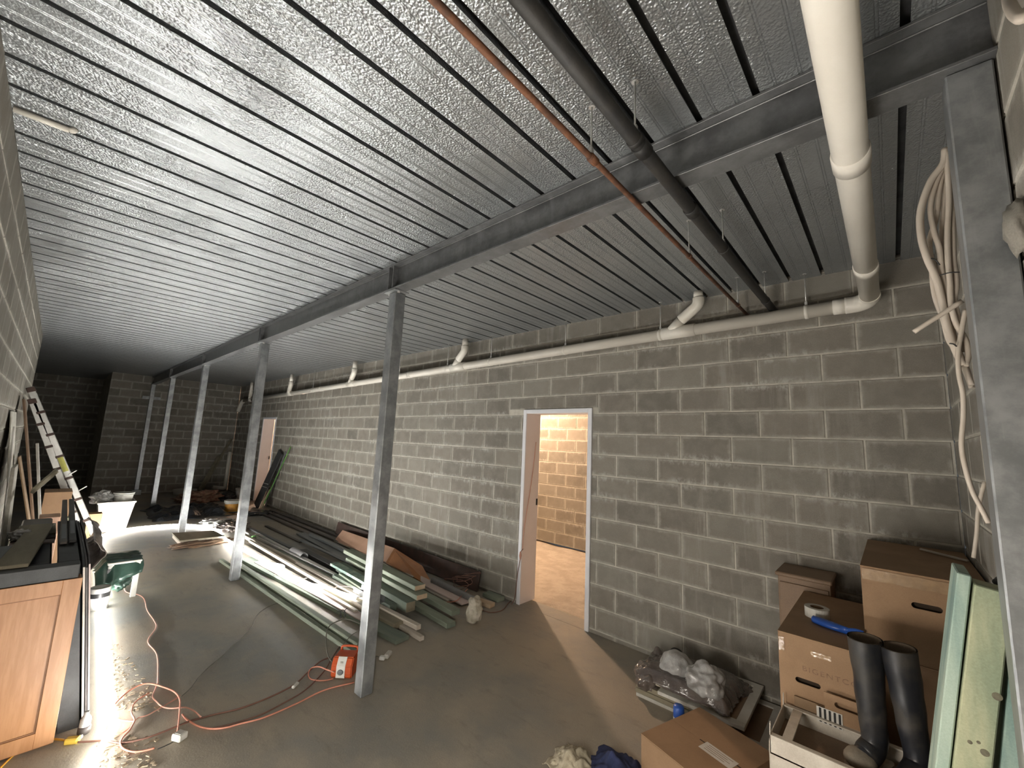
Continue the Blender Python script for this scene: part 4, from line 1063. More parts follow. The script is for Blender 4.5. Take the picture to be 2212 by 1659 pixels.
# ------------------------------------------------------------------ pile along the left wall
# honey oak cabinet standing end-on
CX0, CX1, CY0, CY1, CH = 3.43, 3.522, -0.224, 0.285, 0.853
t = thing('oak_cabinet', 'honey-coloured oak cabinet with a framed door, nearest thing on the left', 'cabinet', ((CX0 + CX1) / 2, 0.03, 0))
bm = bmn(); add_box(bm, (CX0 + 0.02, CY0 + 0.004, 0.0), (CX1, CY1, CH), 0.002); part('body', bm, M['oak'], t)
dr = bpy.data.objects.new('door', None); dr.parent = t; dr.location = Vector((CX0, 0.03, 0.43)) - t.location; COL.objects.link(dr)
fw = 0.075; zb, zt = 0.012, CH
for (a, b) in (((CY0, zb), (CY0 + fw, zt)), ((CY1 - fw, zb), (CY1, zt)), ((CY0 + fw, zb), (CY1 - fw, zb + fw)), ((CY0 + fw, zt - fw), (CY1 - fw, zt))):
    bm = bmn(); add_box(bm, (CX0, a[0], a[1]), (CX0 + 0.019, b[0], b[1]), 0.0015); part('frame_rail', bm, M['oak'], dr)
bm = bmn(); add_box(bm, (CX0 + 0.010, CY0 + fw, zb + fw), (CX0 + 0.019, CY1 - fw, zt - fw)); part('door_panel', bm, M['oak'], dr)
bm = bmn(); s_ = 0.006
for (a, b) in (((CY0 + fw, zb + fw), (CY0 + fw + s_, zt - fw)), ((CY1 - fw - s_, zb + fw), (CY1 - fw, zt - fw)), ((CY0 + fw + s_, zb + fw), (CY1 - fw - s_, zb + fw + s_)), ((CY0 + fw + s_, zt - fw - s_), (CY1 - fw - s_, zt - fw))):
    add_box(bm, (CX0 + 0.006, a[0], a[1]), (CX0 + 0.0101, b[0], b[1]))
part('bead', bm, M['oak_dark'], dr)
# dark board laid across its top
bm = bmn(); add_box(bm, (3.435, -0.205, CH + 0.001), (3.525, 0.285, CH + 0.078), 0.004)
solo('dark_board', bm, M['charcoal'], 'charcoal board lying across the front top of the oak cabinet', 'board')
bm = bmn(); add_box(bm, (3.56, -0.10, 0.0), (3.90, 0.28, CH - 0.02), 0.003)
solo('dark_crate', bm, M['dark_l'], 'dark crate behind the oak cabinet, in front of the black trunk', 'crate')
# black trunk behind the cabinet
t = thing('storage_trunk', 'low black trunk between the oak cabinet and the ladder, timber lying on it', 'trunk', (4.9, 0.03, 0))
bm = bmn(); add_box(bm, (3.94, -0.10, 0.0), (5.75, 0.07, 0.80), 0.01); part('body', bm, M['black_pl'], t)
bm = bmn(); add_box(bm, (3.935, -0.105, 0.80), (5.76, 0.075, 0.845), 0.01); part('lid', bm, M['black_pl'], t)
bm = bmn(); add_box(bm, (3.932, -0.02, 0.74), (3.94, 0.06, 0.82), 0.003); part('latch', bm, M['zinc'], t)
ZT_ = 0.846
bm = bmn(); add_box(bm, (4.55, -0.115, ZT_), (4.66, 0.10, ZT_ + 0.012), 0.002); solo('short_board', bm, M['pink_l'], 'dusty pink strip of board lying across the black trunk', 'board', 'boards on the black trunk')
bm = bmn(); add_box(bm, (4.80, -0.12, ZT_), (5.25, 0.08, ZT_ + 0.03), 0.002); solo('short_board', bm, M['olive'], 'olive weathered board lying across the black trunk, behind the pink strip', 'board', 'boards on the black trunk')
bm = bmn(); add_box(bm, (4.68, -0.12, ZT_), (4.78, 0.10, ZT_ + 0.018), 0.002); solo('short_board', bm, M['dark_brown'], 'dark red-brown strip between the pink strip and the olive board', 'board', 'boards on the black trunk')
bm = bmn(); add_bar(bm, (3.50, 0.055, 0.943), (5.05, -0.045, 0.90), 0.125, 0.018, 0.002); solo('weathered_plank', bm, M['olive'], 'wide khaki plank laid slanting over the cabinet and the black trunk', 'plank')
bm = bmn(); add_bar(bm, (3.60, 0.14, 0.860), (4.4, 0.12, 0.880), 0.08, 0.012, 0.002); solo('weathered_plank', bm, M['grey_sheet'], 'grey plank half under the khaki plank, close to the left wall', 'plank')
for k, (ya, yb_, zz, lab, mt) in enumerate(((-0.140, -0.170, 0.952, 'dark plastic length with a grey sheen, left of the two on the trunk', 'dark_l'), (-0.180, -0.215, 0.957, 'dark plastic length with a grey sheen, right of the two on the trunk', 'charcoal'))):
    tt = thing('dark_length', lab, 'trim', (4.9, (ya + yb_) / 2, zz), 'dark lengths on the trunk')
    bm = bmn(); add_bar(bm, (3.96, ya, zz), (6.1, yb_, zz), 0.034, 0.016, 0.003); part('length', bm, M[mt], tt)
    bm = bmn(); p0_ = Vector((3.96, ya, zz + 0.0086)); p1_ = Vector((6.1, yb_, zz + 0.0086))
    add_bar(bm, p0_.lerp(p1_, 0.05 + 0.06 * k), p0_.lerp(p1_, 0.32 + 0.05 * k), 0.022, 0.001, 0); part('label_patch', bm, M['grey_sheet'], tt)  # grey strip laid on top, a painted highlight along the plastic
bm = bmn(); blob(bm, (4.70, 0.06, 0.90), (0.10, 0.05, 0.035), 0.5, 2, 3, 4); solo('plastic_bag', bm, M['bag_clear'], 'small crumpled pale bag on the khaki plank by the left wall', 'bag')
# sheets standing on edge beside the cabinet
def sheet(label, off, x0_, x1_, top, mat, edge, th=0.012, wav=0.0):
    t = thing('laminate_sheet', label, 'sheet', ((x0_ + x1_) / 2, -0.36 - off, 0), 'sheets on edge beside the oak cabinet')
    yb_ = -0.355 - off; yt = -0.235 - off; dz = top; 
    bm = bmn()
    prof = [(x0_, 0.0), (x1_, 0.0), (x1_, dz * 0.98), (x1_ - 0.08, dz), (x0_ + 0.55, dz), (x0_ + 0.10, dz * 0.97), (x0_, dz * 0.93)]
    def pt(x, z, o): 
        f_ = z / dz; return (x, yb_ + (yt - yb_) * f_ + o, z)
    A = [bm.verts.new(pt(x, z, 0)) for x, z in prof]; B = [bm.verts.new(pt(x, z, th)) for x, z in prof]
    n = len(prof); bm.faces.new(A); bm.faces.new(list(reversed(B)))
    for k in range(n): bm.faces.new((A[k], B[k], B[(k + 1) % n], A[(k + 1) % n]))
    part('sheet_body', bm, mat, t)
    if edge:
        bm = bmn(); add_bar(bm, pt(x0_ - 0.002, 0.004, th / 2), pt(x0_ - 0.002, dz * 0.93, th / 2), 0.0035, th * 0.9, 0, up=(0, 1, 0)); part('edge_strip', bm, edge, t, 'pale edge strip')
    return t
sheet('thick dark bundle of sheets on edge against the oak cabinet', -0.030, 3.53, 5.0, 0.94, M['charcoal'], None, 0.085)
sheet('dark sheet with a bright pale edge, standing right of the oak cabinet', -0.012, 3.52, 4.9, 0.955, M['charcoal'], M['pale'], 0.010)
sheet('dark sheet with a thin pinkish edge, outermost beside the light strip', 0.014, 3.60, 4.95, 0.95, M['dark_l'], M['pink_l'], 0.008)
sheet('dark sheet between the two pale-edged sheets', 0.002, 3.56, 4.95, 0.94, M['dark_l'], None, 0.008)
# rolled film over the far corner of the sheets
t = PX(196, 1150, 4.75)
bm = bmn(); add_sheet(bm, crumple(lambda u, v: (3.85 + 0.95 * u, -0.262 - 0.075 * math.sin(v * PI) * (0.8 + 0.3 * noise.noise(Vector((u * 6, v * 3, 2)))) - 0.012 + 0.03 * u * 0, 0.97 + 0.05 * math.sin(u * PI) - 0.19 * v + 0.02 * noise.noise(Vector((u * 8, v * 5, 7)))), 24, 16))
o = solo('film_wrap', bm, M['film'], 'smoky plastic film hanging over the top of the dark sheets', 'plastic film'); o.modifiers.new('thick', 'SOLIDIFY').thickness = 0.003
# dark-capped clear bottle and yellow plug at their foot
c = P(180, 1584, 0)
t = thing('clear_bottle', 'small clear bottle with a dark base at the foot of the dark sheets', 'bottle', (c.x, c.y, 0))
bm = bmn(); add_lathe(bm, [(0, 0), (0.026, 0), (0.028, 0.01), (0.028, 0.035), (0.02, 0.04)], Matrix.Translation(c), 18); part('base', bm, M['dark_l'], t)
bm = bmn(); add_lathe(bm, [(0.0245, 0.04), (0.024, 0.075), (0.012, 0.095), (0.012, 0.112), (0, 0.112)], Matrix.Translation(c), 18); part('body', bm, M['bag_clear'], t)
c = P(156, 1601, 0.012)
t = thing('cord_plug', 'yellow plug lying in front of the dark sheets', 'plug', (c.x, c.y, 0))
bm = bmn(); add_obox(bm, Matrix.Translation(c + Vector((0, 0, 0.004))) @ Matrix.Rotation(1.0, 4, 'Z'), (0.062, 0.034, 0.030), 0.006); part('body', bm, M['yellow_pl'], t)
bm = bmn(); add_obox(bm, Matrix.Translation(c + Vector((0.012, -0.03, 0.002))) @ Matrix.Rotation(1.0, 4, 'Z'), (0.02, 0.018, 0.018), 0.004); part('collar', bm, M['white_pl'], t)

# ladder leaning on the left wall
t = thing('telescopic_ladder', 'folded aluminium ladder with dark collars leaning on the left wall', 'ladder', (7.9, -0.5, 0))
AT, AF = Vector((0, 0.262, 2.13)), Vector((0, -0.655, 0.0))
BT, BF = Vector((0, 0.232, 1.99)), Vector((0, -0.53, 0.0))
for (T_, F_, nm) in ((AT, AF, 'a'), (BT, BF, 'b')):
    for xr in (7.72, 8.12):
        p0_ = F_ + Vector((xr, 0, 0)); p1_ = T_ + Vector((xr, 0, 0))
        rail = None
        bm = bmn(); add_bar(bm, p0_ + Vector((0, 0, 0.02)), p1_, 0.03, 0.062, 0.004, up=(1, 0, 0), roll=PI / 2); rail = part('rail', bm, M['alu'], t)
        L_ = (p1_ - p0_).length; n_ = 8 if nm == 'a' else 7
        for k in range(n_):
            f_ = 1 - (0.015 + k * 0.125) * (2.33 / L_); q = p0_.lerp(p1_, f_); dd = (p1_ - p0_).normalized() * (0.03 if k == 0 else 0.016)
            bm = bmn(); add_bar(bm, q - dd, q + dd, 0.040, 0.074, 0.005, up=(1, 0, 0), roll=PI / 2); part('collar', bm, M['dark_brown'], rail)
    for k in range(1, 8):
        q = F_.lerp(T_, k * 0.125); bm = bmn(); add_bar(bm, q + Vector((7.74, 0, 0)), q + Vector((8.10, 0, 0)), 0.03, 0.022, 0.003); part('rung', bm, M['alu'], t)
q = AF.lerp(AT, 0.565) + Vector((7.701, 0, 0)); dd = (AT - AF).normalized() * 0.10
bm = bmn(); add_bar(bm, q - dd, q + dd, 0.002, 0.050, 0, up=(1, 0, 0), roll=PI / 2); part('sticker', bm, M['yellow_st'], t, 'faded yellow warning sticker')
for px_, s_ in (((160, 1018), 1), ((182, 1052), 1)):
    a = PX(px_[0] - 12, px_[1] + 8, 7.70); b = PX(px_[0] + 6, px_[1] - 2, 7.70)
    bm = bmn(); add_bar(bm, a, b, 0.012, 0.012, 0.002); part('hinge_pin', bm, M['zinc'], t)
# boards leaning against the left wall
def leaner(name, label, x0_, x1_, zt_, yt, yb_, th, mat, g='boards leaning on the left wall', cat='board'):
    bm = bmn(); xm = (x0_ + x1_) / 2
    M_ = frame((xm, yb_, 0.006), (xm, yt, zt_), up=(0, 1, 0))
    add_obox(bm, M_, ((Vector((xm, yb_, 0.006)) - Vector((xm, yt, zt_))).length, x1_ - x0_, th), 0.002)
    return solo(name, bm, mat, label, cat, g)
leaner('leaning_board', 'tall dark brown board leaning on the left wall just behind the ladder', 6.9, 7.25, 1.95, 0.262, -0.10, 0.016, M['brown_sheet'])
leaner('leaning_board', 'brown carton-coloured sheet leaning lower, left of the ladder foot', 6.5, 6.88, 1.35, 0.20, -0.12, 0.012, M['card2'])
leaner('leaning_trim', 'white-wrapped trim length leaning between the brown boards and the ladder', 6.25, 6.36, 1.50, 0.09, -0.15, 0.02, M['paper'], cat='trim')
leaner('leaning_board', 'pale grey sheet leaning on the left wall, its slanted edge left of the brown board', 6.0, 6.7, 1.80, 0.285, 0.10, 0.010, M['weathered'])
leaner('leaning_trim', 'thin white strip standing upright against the pale grey sheet', 5.92, 5.97, 1.66, 0.245, 0.14, 0.012, M['paper'], cat='trim')
leaner('leaning_board', 'whitewashed plank with dark spots, tallest of the two nearest the camera', 4.9, 5.15, 1.53, 0.280, 0.165, 0.020, M['weathered'])
leaner('leaning_board', 'whitewashed spotted plank, shorter one beside the black trunk', 5.2, 5.65, 1.34, 0.175, 0.105, 0.022, M['weathered'])
leaner('leaning_board', 'narrow greyish plank at the left edge, standing behind the cabinet', 4.45, 4.6, 1.62, 0.290, 0.20, 0.018, M['weathered'])
a = PX(70, 1058, 6.05); b = PX(124, 1012, 6.05)
bm = bmn(); add_bar(bm, a + Vector((0, 0, -0.012)), b + Vector((0, 0, -0.012)), 0.30, 0.02, 0.002); add_bar(bm, a + Vector((-0.16, 0, -0.014)), b + Vector((-0.16, 0, -0.014)), 0.012, 0.03, 0.002)
solo('tilted_board', bm, M['olive'], 'olive board wedged at a slant between the leaning boards and the ladder', 'board')
carton('carton', 'tan carton standing behind the trunk at the ladder foot, upper of two', (7.28, -0.255, 0.60), (7.66, -0.03, 0.90), M['card'], tape_top=False)
carton('carton', 'tan carton on the floor under another at the ladder foot', (7.28, -0.26, 0.0), (7.66, -0.02, 0.592), M['card'], tape_top=False)
bm = bmn(); add_box(bm, (5.80, -0.155, 0.0), (6.02, -0.02, 0.845), 0.004); solo('upright_block', bm, M['laminate2'], 'pinkish block end standing just behind the black trunk', 'block')
bm = bmn(); add_box(bm, (5.85, -0.235, 0.0), (5.95, -0.190, 0.82), 0.004); solo('upright_block', bm, M['green_b'], 'small yellowish timber end standing behind the black trunk', 'block')

# white bin with a bucket and a bag in it
c = Vector((9.62, -0.86, 0))
t = thing('white_bin', 'square white tapered bin standing just behind the light strip', 'bin', c)
def taper(bm, c, b_, t_, h0, h1, th=0.006, seg=4):
    def ring(r, z, k=0): return [bm.verts.new(c + Vector((sx * r[0], sy * r[1], z))) for sx, sy in ((-1, -1), (1, -1), (1, 1), (-1, 1))]
    o0 = ring(b_, h0); o1 = ring(t_, h1); i1 = ring((t_[0] - th, t_[1] - th), h1); i0 = ring((b_[0] - th, b_[1] - th), h0 + th)
    for A, B in ((o0, o1), (o1, i1), (i1, i0)):
        for k in range(4): bm.faces.new((A[k], A[(k + 1) % 4], B[(k + 1) % 4], B[k]))
    bm.faces.new(o0); bm.faces.new(i0)
bm = bmn(); taper(bm, c, (0.155, 0.155), (0.215, 0.225), 0.0, 0.47); part('shell', bm, M['white_pl'], t)
bm = bmn(); taper(bm, c, (0.220, 0.230), (0.226, 0.236), 0.445, 0.475, 0.012); part('rim', bm, M['white_pl'], t)
cb = PX(261, 1092, 9.62); cb = Vector((9.60, cb.y, 0))
def bucket(label, c, z0_, r0, r1, h, mat, name='bucket', lab=None, handle=True, g=None):
    t = thing(name, label, 'bucket', (c.x, c.y, z0_), g)
    T_ = Matrix.Translation((c.x, c.y, z0_))
    bm = bmn(); add_lathe(bm, [(0, 0), (r0, 0), (r1, h), (r1 - 0.004, h), (r0 - 0.004, 0.006), (0, 0.006)], T_, 28); part('shell', bm, mat, t)
    bm = bmn(); add_lathe(bm, [(r1, h - 0.035), (r1 + 0.007, h - 0.035), (r1 + 0.009, h - 0.028), (r1 + 0.001, h - 0.026)], T_, 28); add_lathe(bm, [(r1, h - 0.012), (r1 + 0.009, h - 0.012), (r1 + 0.009, h + 0.002), (r1 - 0.006, h + 0.002), (r1 - 0.006, h - 0.01)], T_, 28); part('rim', bm, M['white_pl'], t)
    if lab:
        bm = bmn(); f_ = 0.10; add_lathe(bm, [(r0 + (r1 - r0) * f_ + 0.001, h * f_), (r0 + (r1 - r0) * 0.76 + 0.001, h * 0.76)], T_, 28); part('label', bm, lab, t)
    if handle:
        bm = bmn(); add_tube(bm, [Vector((c.x + r1 * 1.04 * math.cos(a), c.y + r1 * 1.04 * math.sin(a) * 0.96, z0_ + h - 0.02 - 0.05 * math.sin((a)))) for a in (PI * k / 12 for k in range(13))], 0.0025, 6); part('handle', bm, M['zinc'], t)
    return t
bucket('white bucket standing in the top of the square white bin', Vector((9.60, -0.945, 0)), 0.40, 0.10, 0.128, 0.20, M['white_pl'])
bm = bmn(); blob(bm, (9.62, -0.69, 0.535), (0.11, 0.15, 0.10), 0.5, 2.0, 4, 5, 0.4); solo('plastic_bag', bm, M['bag_clear'], 'cloudy plastic bag stuffed into the left of the white bin', 'bag')
bm = bmn(); taper(bm, Vector((9.15, -0.60, 0)), (0.085, 0.07), (0.10, 0.085), 0.0, 0.36); solo('tan_pot', bm, M['tan_pl'], 'tan square pot standing left of the white bin', 'pot')
# step stool with green film and a paint tin
sx, sy = 5.80, -0.765
t = thing('step_stool', 'small white folding step stool half covered by green film', 'stool', (6.05, -0.68, 0))
for (x_, y_) in ((sx, sy), (sx + 0.45, sy), (sx, sy + 0.20), (sx + 0.45, sy + 0.20)):
    bm = bmn(); add_box(bm, (x_ - 0.018, y_ - 0.022, 0.0), (x_ + 0.018, y_ + 0.022, 0.34), 0.003); lg = part('leg', bm, M['white_pl'], t)
    bm = bmn(); add_box(bm, (x_ - 0.021, y_ - 0.025, 0.262), (x_ + 0.021, y_ + 0.025, 0.305), 0.003); part('dark_cap', bm, M['black_pl'], lg)
bm = bmn(); add_box(bm, (sx - 0.02, sy - 0.03, 0.34), (sx + 0.47, sy + 0.23, 0.36), 0.004); part('step', bm, M['white_pl'], t)
bm = bmn()
def drape(u, v):
    x = sx - 0.06 + 0.40 * u; y = -0.80 + 0.34 * v
    d_ = max(0, (sy - 0.035 - y)) ; h = 0.372 + 0.012 * noise.noise(Vector((u * 5, v * 5, 0)))
    if u < 0.16: h -= (0.16 - u) * 1.35 * (0.6 + 0.6 * v)
    if v > 0.8: h -= (v - 0.8) * 0.5
    return (x + 0.02 * noise.noise(Vector((v * 7, u, 3))), y + 0.02 * noise.noise(Vector((u * 7, v, 9))), h)
add_sheet(bm, crumple(drape, 30, 24)); o = solo('green_film', bm, M['green_film'], 'dark green plastic film draped over the white step stool', 'plastic film'); o.modifiers.new('thick', 'SOLIDIFY').thickness = 0.002
bm = bmn(); blob(bm, (5.98, -0.66, 0.11), (0.12, 0.09, 0.07), 0.4, 2.0, 17, 4, 0, 0.003); solo('green_bag', bm, M['green_film'], 'green plastic bag on the floor under the step stool', 'bag')
c = Vector((5.62, -0.50, 0.0))
t = thing('paint_tin', 'white paint tin with a dark band beside the step stool', 'tin', c)
bm = bmn(); add_lathe(bm, [(0, 0), (0.075, 0), (0.075, 0.19), (0.070, 0.195), (0.068, 0.188), (0, 0.186)], Matrix.Translation(c), 26); part('body', bm, M['white_pl'], t)
bm = bmn(); add_lathe(bm, [(0.0757, 0.11), (0.0757, 0.15)], Matrix.Translation(c), 26); part('band', bm, M['black_pl'], t)

# cords
def cord(name, label, pts, r, mat, cat='cord', sm=6, z=None):
    z = r if z is None else z
    PP = [P(q[0], q[1], q[2] if len(q) > 2 else z) for q in pts]
    bm = bmn(); add_tube(bm, PP, r * 0.8, 7, sm); return solo(name, bm, mat, label, cat)
cord('extension_cord', 'pinkish cord running from the step stool down to the tangle on the floor', [(262, 1248, 0.03), (268, 1258, 0.01), (272, 1278), (300, 1285), (312, 1295), (318, 1318), (334, 1342), (337, 1356), (322, 1378), (321, 1390), (336, 1408), (341, 1428), (341, 1476)], 0.0055, M['cord_p'])
def tangle():
    A = [(341, 1476, .008), (335, 1490, .008), (330, 1505, .008), (338, 1515, .008), (352, 1527, .010), (372, 1530, .010), (400, 1528, .012), (420, 1536, .012), (434, 1549, .012)]
    return A
cord('extension_cord', 'pink cord curling right through the tangle, its tail meeting the dull red cord', tangle(), 0.0055, M['cord_p'])
cord('extension_cord', 'bright orange cord arching over the tangle and dropping to the white plug box', [(243, 1528, .010), (256, 1512, .012), (278, 1493, .016), (302, 1480, .02), (325, 1477, .02), (352, 1484, .02), (376, 1494, .02), (388, 1510, .018), (388, 1535, .016), (386, 1560, .014), (383, 1583, .012)], 0.006, M['cord_o'])
cord('extension_cord', 'orange loop on the left side of the tangle, lower turn', [(242, 1548, .006), (262, 1556, .006), (288, 1558, .008), (300, 1550, .010), (318, 1545, .010), (345, 1530, .010), (374, 1513, .010), (390, 1502, .010)], 0.0048, M['cord_p'])
cord('extension_cord', 'orange loop nearest the light strip, widest turn of the tangle', [(242, 1530, .02), (240, 1545, .014), (234, 1575, .008), (246, 1585, .006), (262, 1584, .006), (282, 1570, .008), (291, 1556, .012), (284, 1540, .016), (288, 1522, .018), (303, 1508, .018), (322, 1497, .016)], 0.0050, M['cord_o'])
cord('extension_cord', 'orange cord at the bottom of the tangle, ending in a brass tip', [(291, 1557, .016), (280, 1577, .012), (266, 1592, .008), (260, 1606, .006), (268, 1618, .006), (290, 1624, .006), (315, 1621, .006), (334, 1616, .008)], 0.0058, M['cord_o'])
cord('extension_cord', 'long orange cord sweeping from the yellow plug across the floor to the power box', [(168, 1603, .014), (190, 1602, .008), (225, 1600, .006), (262, 1605, .006), (310, 1596, .006), (350, 1582, .006), (385, 1568, .006), (410, 1558, .006), (432, 1552, .006), (465, 1543, .006), (520, 1530, .006), (580, 1507, .006), (634, 1480, .006), (665, 1452, .006), (690, 1430, .006), (712, 1420, .01)], 0.0062, M['cord_r'])
cord('extension_cord', 'salmon cord curving along the floor in front of the post foot', [(394, 1543, .006), (404, 1554, .006), (428, 1568, .006), (455, 1574, .006), (486, 1572, .006), (520, 1563, .006), (570, 1550, .006), (640, 1520, .006), (700, 1491, .006), (765, 1474, .006)], 0.0062, M['cord_o'])
cord('extension_cord', 'dull red cord lying between the two long orange cords', [(455, 1574, .006), (500, 1564, .006), (560, 1545, .006), (610, 1520, .006), (660, 1490, .006), (700, 1450, .006), (715, 1425, .006), (735, 1395, .006), (760, 1372, .006)], 0.005, M['cord_r'])
cord('thin_cable', 'thin dark grey cable wandering from the tangle to the timber', [(391, 1505), (410, 1488), (430, 1462), (452, 1440), (480, 1417), (505, 1392), (530, 1370), (545, 1352), (550, 1338), (562, 1322), (585, 1308), (610, 1300), (622, 1296)], 0.0035, M['cord_g'], 'cable')
cord('extension_cord', 'yellow-orange cord crossing the lower left corner of the floor', [(-8, 1668, .006), (20, 1640, .006), (55, 1610, .006), (90, 1600, .006), (118, 1597, .008), (146, 1600, .012)], 0.0065, M['cord_y'])
cord('thin_cable', 'thin black cable end by the brass tip under the tangle', [(388, 1590, .01), (374, 1602), (355, 1612), (340, 1618)], 0.003, M['cord_k'], 'cable')
c = P(388, 1590, 0.02)
t = thing('plug_block', 'small white plug block at the end of the orange cord', 'plug', (c.x, c.y, 0))
bm = bmn(); add_obox(bm, Matrix.Translation((c.x, c.y, 0.021)) @ Matrix.Rotation(0.5, 4, 'Z'), (0.062, 0.052, 0.036), 0.006); part('body', bm, M['white_paint'], t)
bm = bmn(); add_obox(bm, Matrix.Translation((c.x, c.y, 0.0395)) @ Matrix.Rotation(0.5, 4, 'Z'), (0.040, 0.030, 0.002), 0.001); part('face_plate', bm, M['white_pl'], t)
c = P(638, 1480, 0.012)
bm = bmn(); add_obox(bm, Matrix.Translation(c) @ Matrix.Rotation(-0.9, 4, 'Z'), (0.06, 0.022, 0.018), 0.005); solo('inline_connector', bm, M['white_paint'], 'small white connector on the dull red cord', 'connector')
# grit on the floor beside the strip
rr = random.Random(5)
bm = bmn()
for k in range(420):
    if k < 300:
        px_, py_ = rr.uniform(238, 345), rr.uniform(1385, 1535)
        if px_ > 255 + (py_ - 1385) * 0.7: continue
    else: px_, py_ = rr.uniform(215, 340), rr.uniform(1590, 1659)
    q = P(px_, py_, 0.002); s_ = rr.uniform(0.002, 0.009)
    add_obox(bm, Matrix.Translation(q) @ Matrix.Rotation(rr.uniform(0, 3), 4, 'Z') @ Matrix.Rotation(rr.uniform(-.4, .4), 4, 'X'), (s_ * 3, s_, s_ * 0.6))
solo('grit', bm, M['debris'], 'shavings and grit scattered on the floor beside the light strip', 'debris', kind='stuff')
# ------------------------------------------------------------------ timber stack beyond the posts
def board(name, label, a, b, z, w, h, mat, cat='timber', g='timber lengths on the floor', roll=0.0, far=None):
    """a, b: pixels of the centre of the top face at either end, z = height of the top"""
    za, zb_ = z if isinstance(z, tuple) else (z, z)
    p0_ = P(a[0], a[1], za) - Vector((0, 0, h / 2)); p1_ = P(b[0], b[1], zb_) - Vector((0, 0, h / 2))
    bm = bmn(); add_bar(bm, p0_, p1_, w, h, 0.003, roll=roll)
    return solo(name, bm, mat, label, cat, g)
board('timber_length', 'outermost pale green length on the floor, nearest the camera side', (772, 1408), (478, 1207), 0.036, 0.045, 0.035, M['green_l'])
board('timber_length', 'pale green length lying second, right beside the outermost one', (778, 1388), (503, 1207), 0.058, 0.05, 0.045, M['green_l'])
board('timber_length', 'wide grey-green board lying flat, its rough end right of the first post foot', (870, 1378), (530, 1205), 0.036, 0.14, 0.035, M['green_d'])
board('timber_length', 'primed pinkish-white board running under the light strip', (806, 1345), (558, 1212), 0.045, 0.10, 0.022, M['pink_l'])
board('timber_length', 'lower of the two cream battens ending right of the first post', (912, 1375), (690, 1245), 0.036, 0.045, 0.035, M['pale'])
board('timber_length', 'upper cream batten lying beside the lower one', (905, 1350), (640, 1215), 0.078, 0.05, 0.040, M['pale'])
board('timber_length', 'grey-brown plank with a rounded end beside the cream battens', (862, 1345), (700, 1262), 0.060, 0.12, 0.05, M['olive'])
for k, (a, b, z, w, h, mt, lb) in enumerate([
    ((770, 1318), (512, 1168), 0.060, 0.04, 0.05, 'pale', 'bright batten just left of the light strip on the timber'),
    ((800, 1316), (540, 1166), 0.085, 0.035, 0.035, 'pale', 'bright batten under the middle of the light strip'),
    ((812, 1300), (520, 1150), 0.072, 0.04, 0.055, 'pale', 'bright batten just right of the light strip'),
    ((790, 1272), (528, 1146), 0.070, 0.03, 0.030, 'alu', 'thin aluminium track along the bright battens'),
    ((806, 1282), (555, 1152), 0.055, 0.05, 0.020, 'alu', 'flat aluminium track beside the thin one'),
    ((830, 1310), (600, 1186), 0.050, 0.05, 0.045, 'green_l', 'short pale green batten ending behind the first post')]):
    board('batten', lb, a, b, z, w, h, M[mt], 'batten' if mt != 'alu' else 'track')
# stacked beams with cut ends
GZ = 'heavy green timbers with visible ends'
def beam_stack(name, label, a, b, z, w, h, mat, endm, g=GZ, two=False):
    p0_ = P(a[0], a[1], z) - Vector((0, 0, h / 2)); p1_ = P(b[0], b[1], z) - Vector((0, 0, h / 2))
    t = thing(name, label, 'timber', p0_ - Vector((0, 0, h / 2)), g)
    bm = bmn(); add_bar(bm, p0_, p1_, w, h, 0.004); part('length', bm, mat, t)
    d = (p0_ - p1_).normalized()
    bm = bmn(); add_bar(bm, p0_ - d * 0.004, p0_ + d * 0.0015, w * 0.97, h * 0.95, 0.0005); part('cut_end', bm, endm, t, 'sawn end')
    return t
beam_stack('green_timber', 'upper of the two long green timbers with bright sawn pine ends', (908, 1264), (752, 1186), 0.245, 0.12, 0.045, M['green_l'], M['pine'])
beam_stack('green_timber', 'lower of the two long green timbers with bright sawn pine ends', (912, 1284), (757, 1203), 0.198, 0.12, 0.045, M['green_l'], M['pine'])
beam_stack('green_timber', 'thick dark green timber with a split end, under the long green pair', (888, 1300), (735, 1215), 0.150, 0.10, 0.09, M['green_d'], M['olive'])
beam_stack('green_timber', 'long green timber ending behind the cream stone, upper of its pair', (985, 1318), (800, 1218), 0.092, 0.10, 0.045, M['green_l'], M['green_d'])
beam_stack('green_timber', 'long green timber flat on the floor, lower of its pair', (975, 1345), (790, 1240), 0.045, 0.10, 0.043, M['green_l'], M['green_d'])
beam_stack('green_timber', 'dark green timber resting on the floor left of the split-ended one', (850, 1306), (725, 1240), 0.10, 0.08, 0.07, M['green_d'], M['green_d'])
board('timber_length', 'dusty pink-brown board flat behind the green timbers, nearer the stone', (1010, 1300), (880, 1238), 0.040, 0.16, 0.018, M['pink_l'])
board('timber_length', 'second dusty pink-brown board under the grey conduit', (985, 1292), (850, 1222), 0.022, 0.22, 0.018, M['pale'])
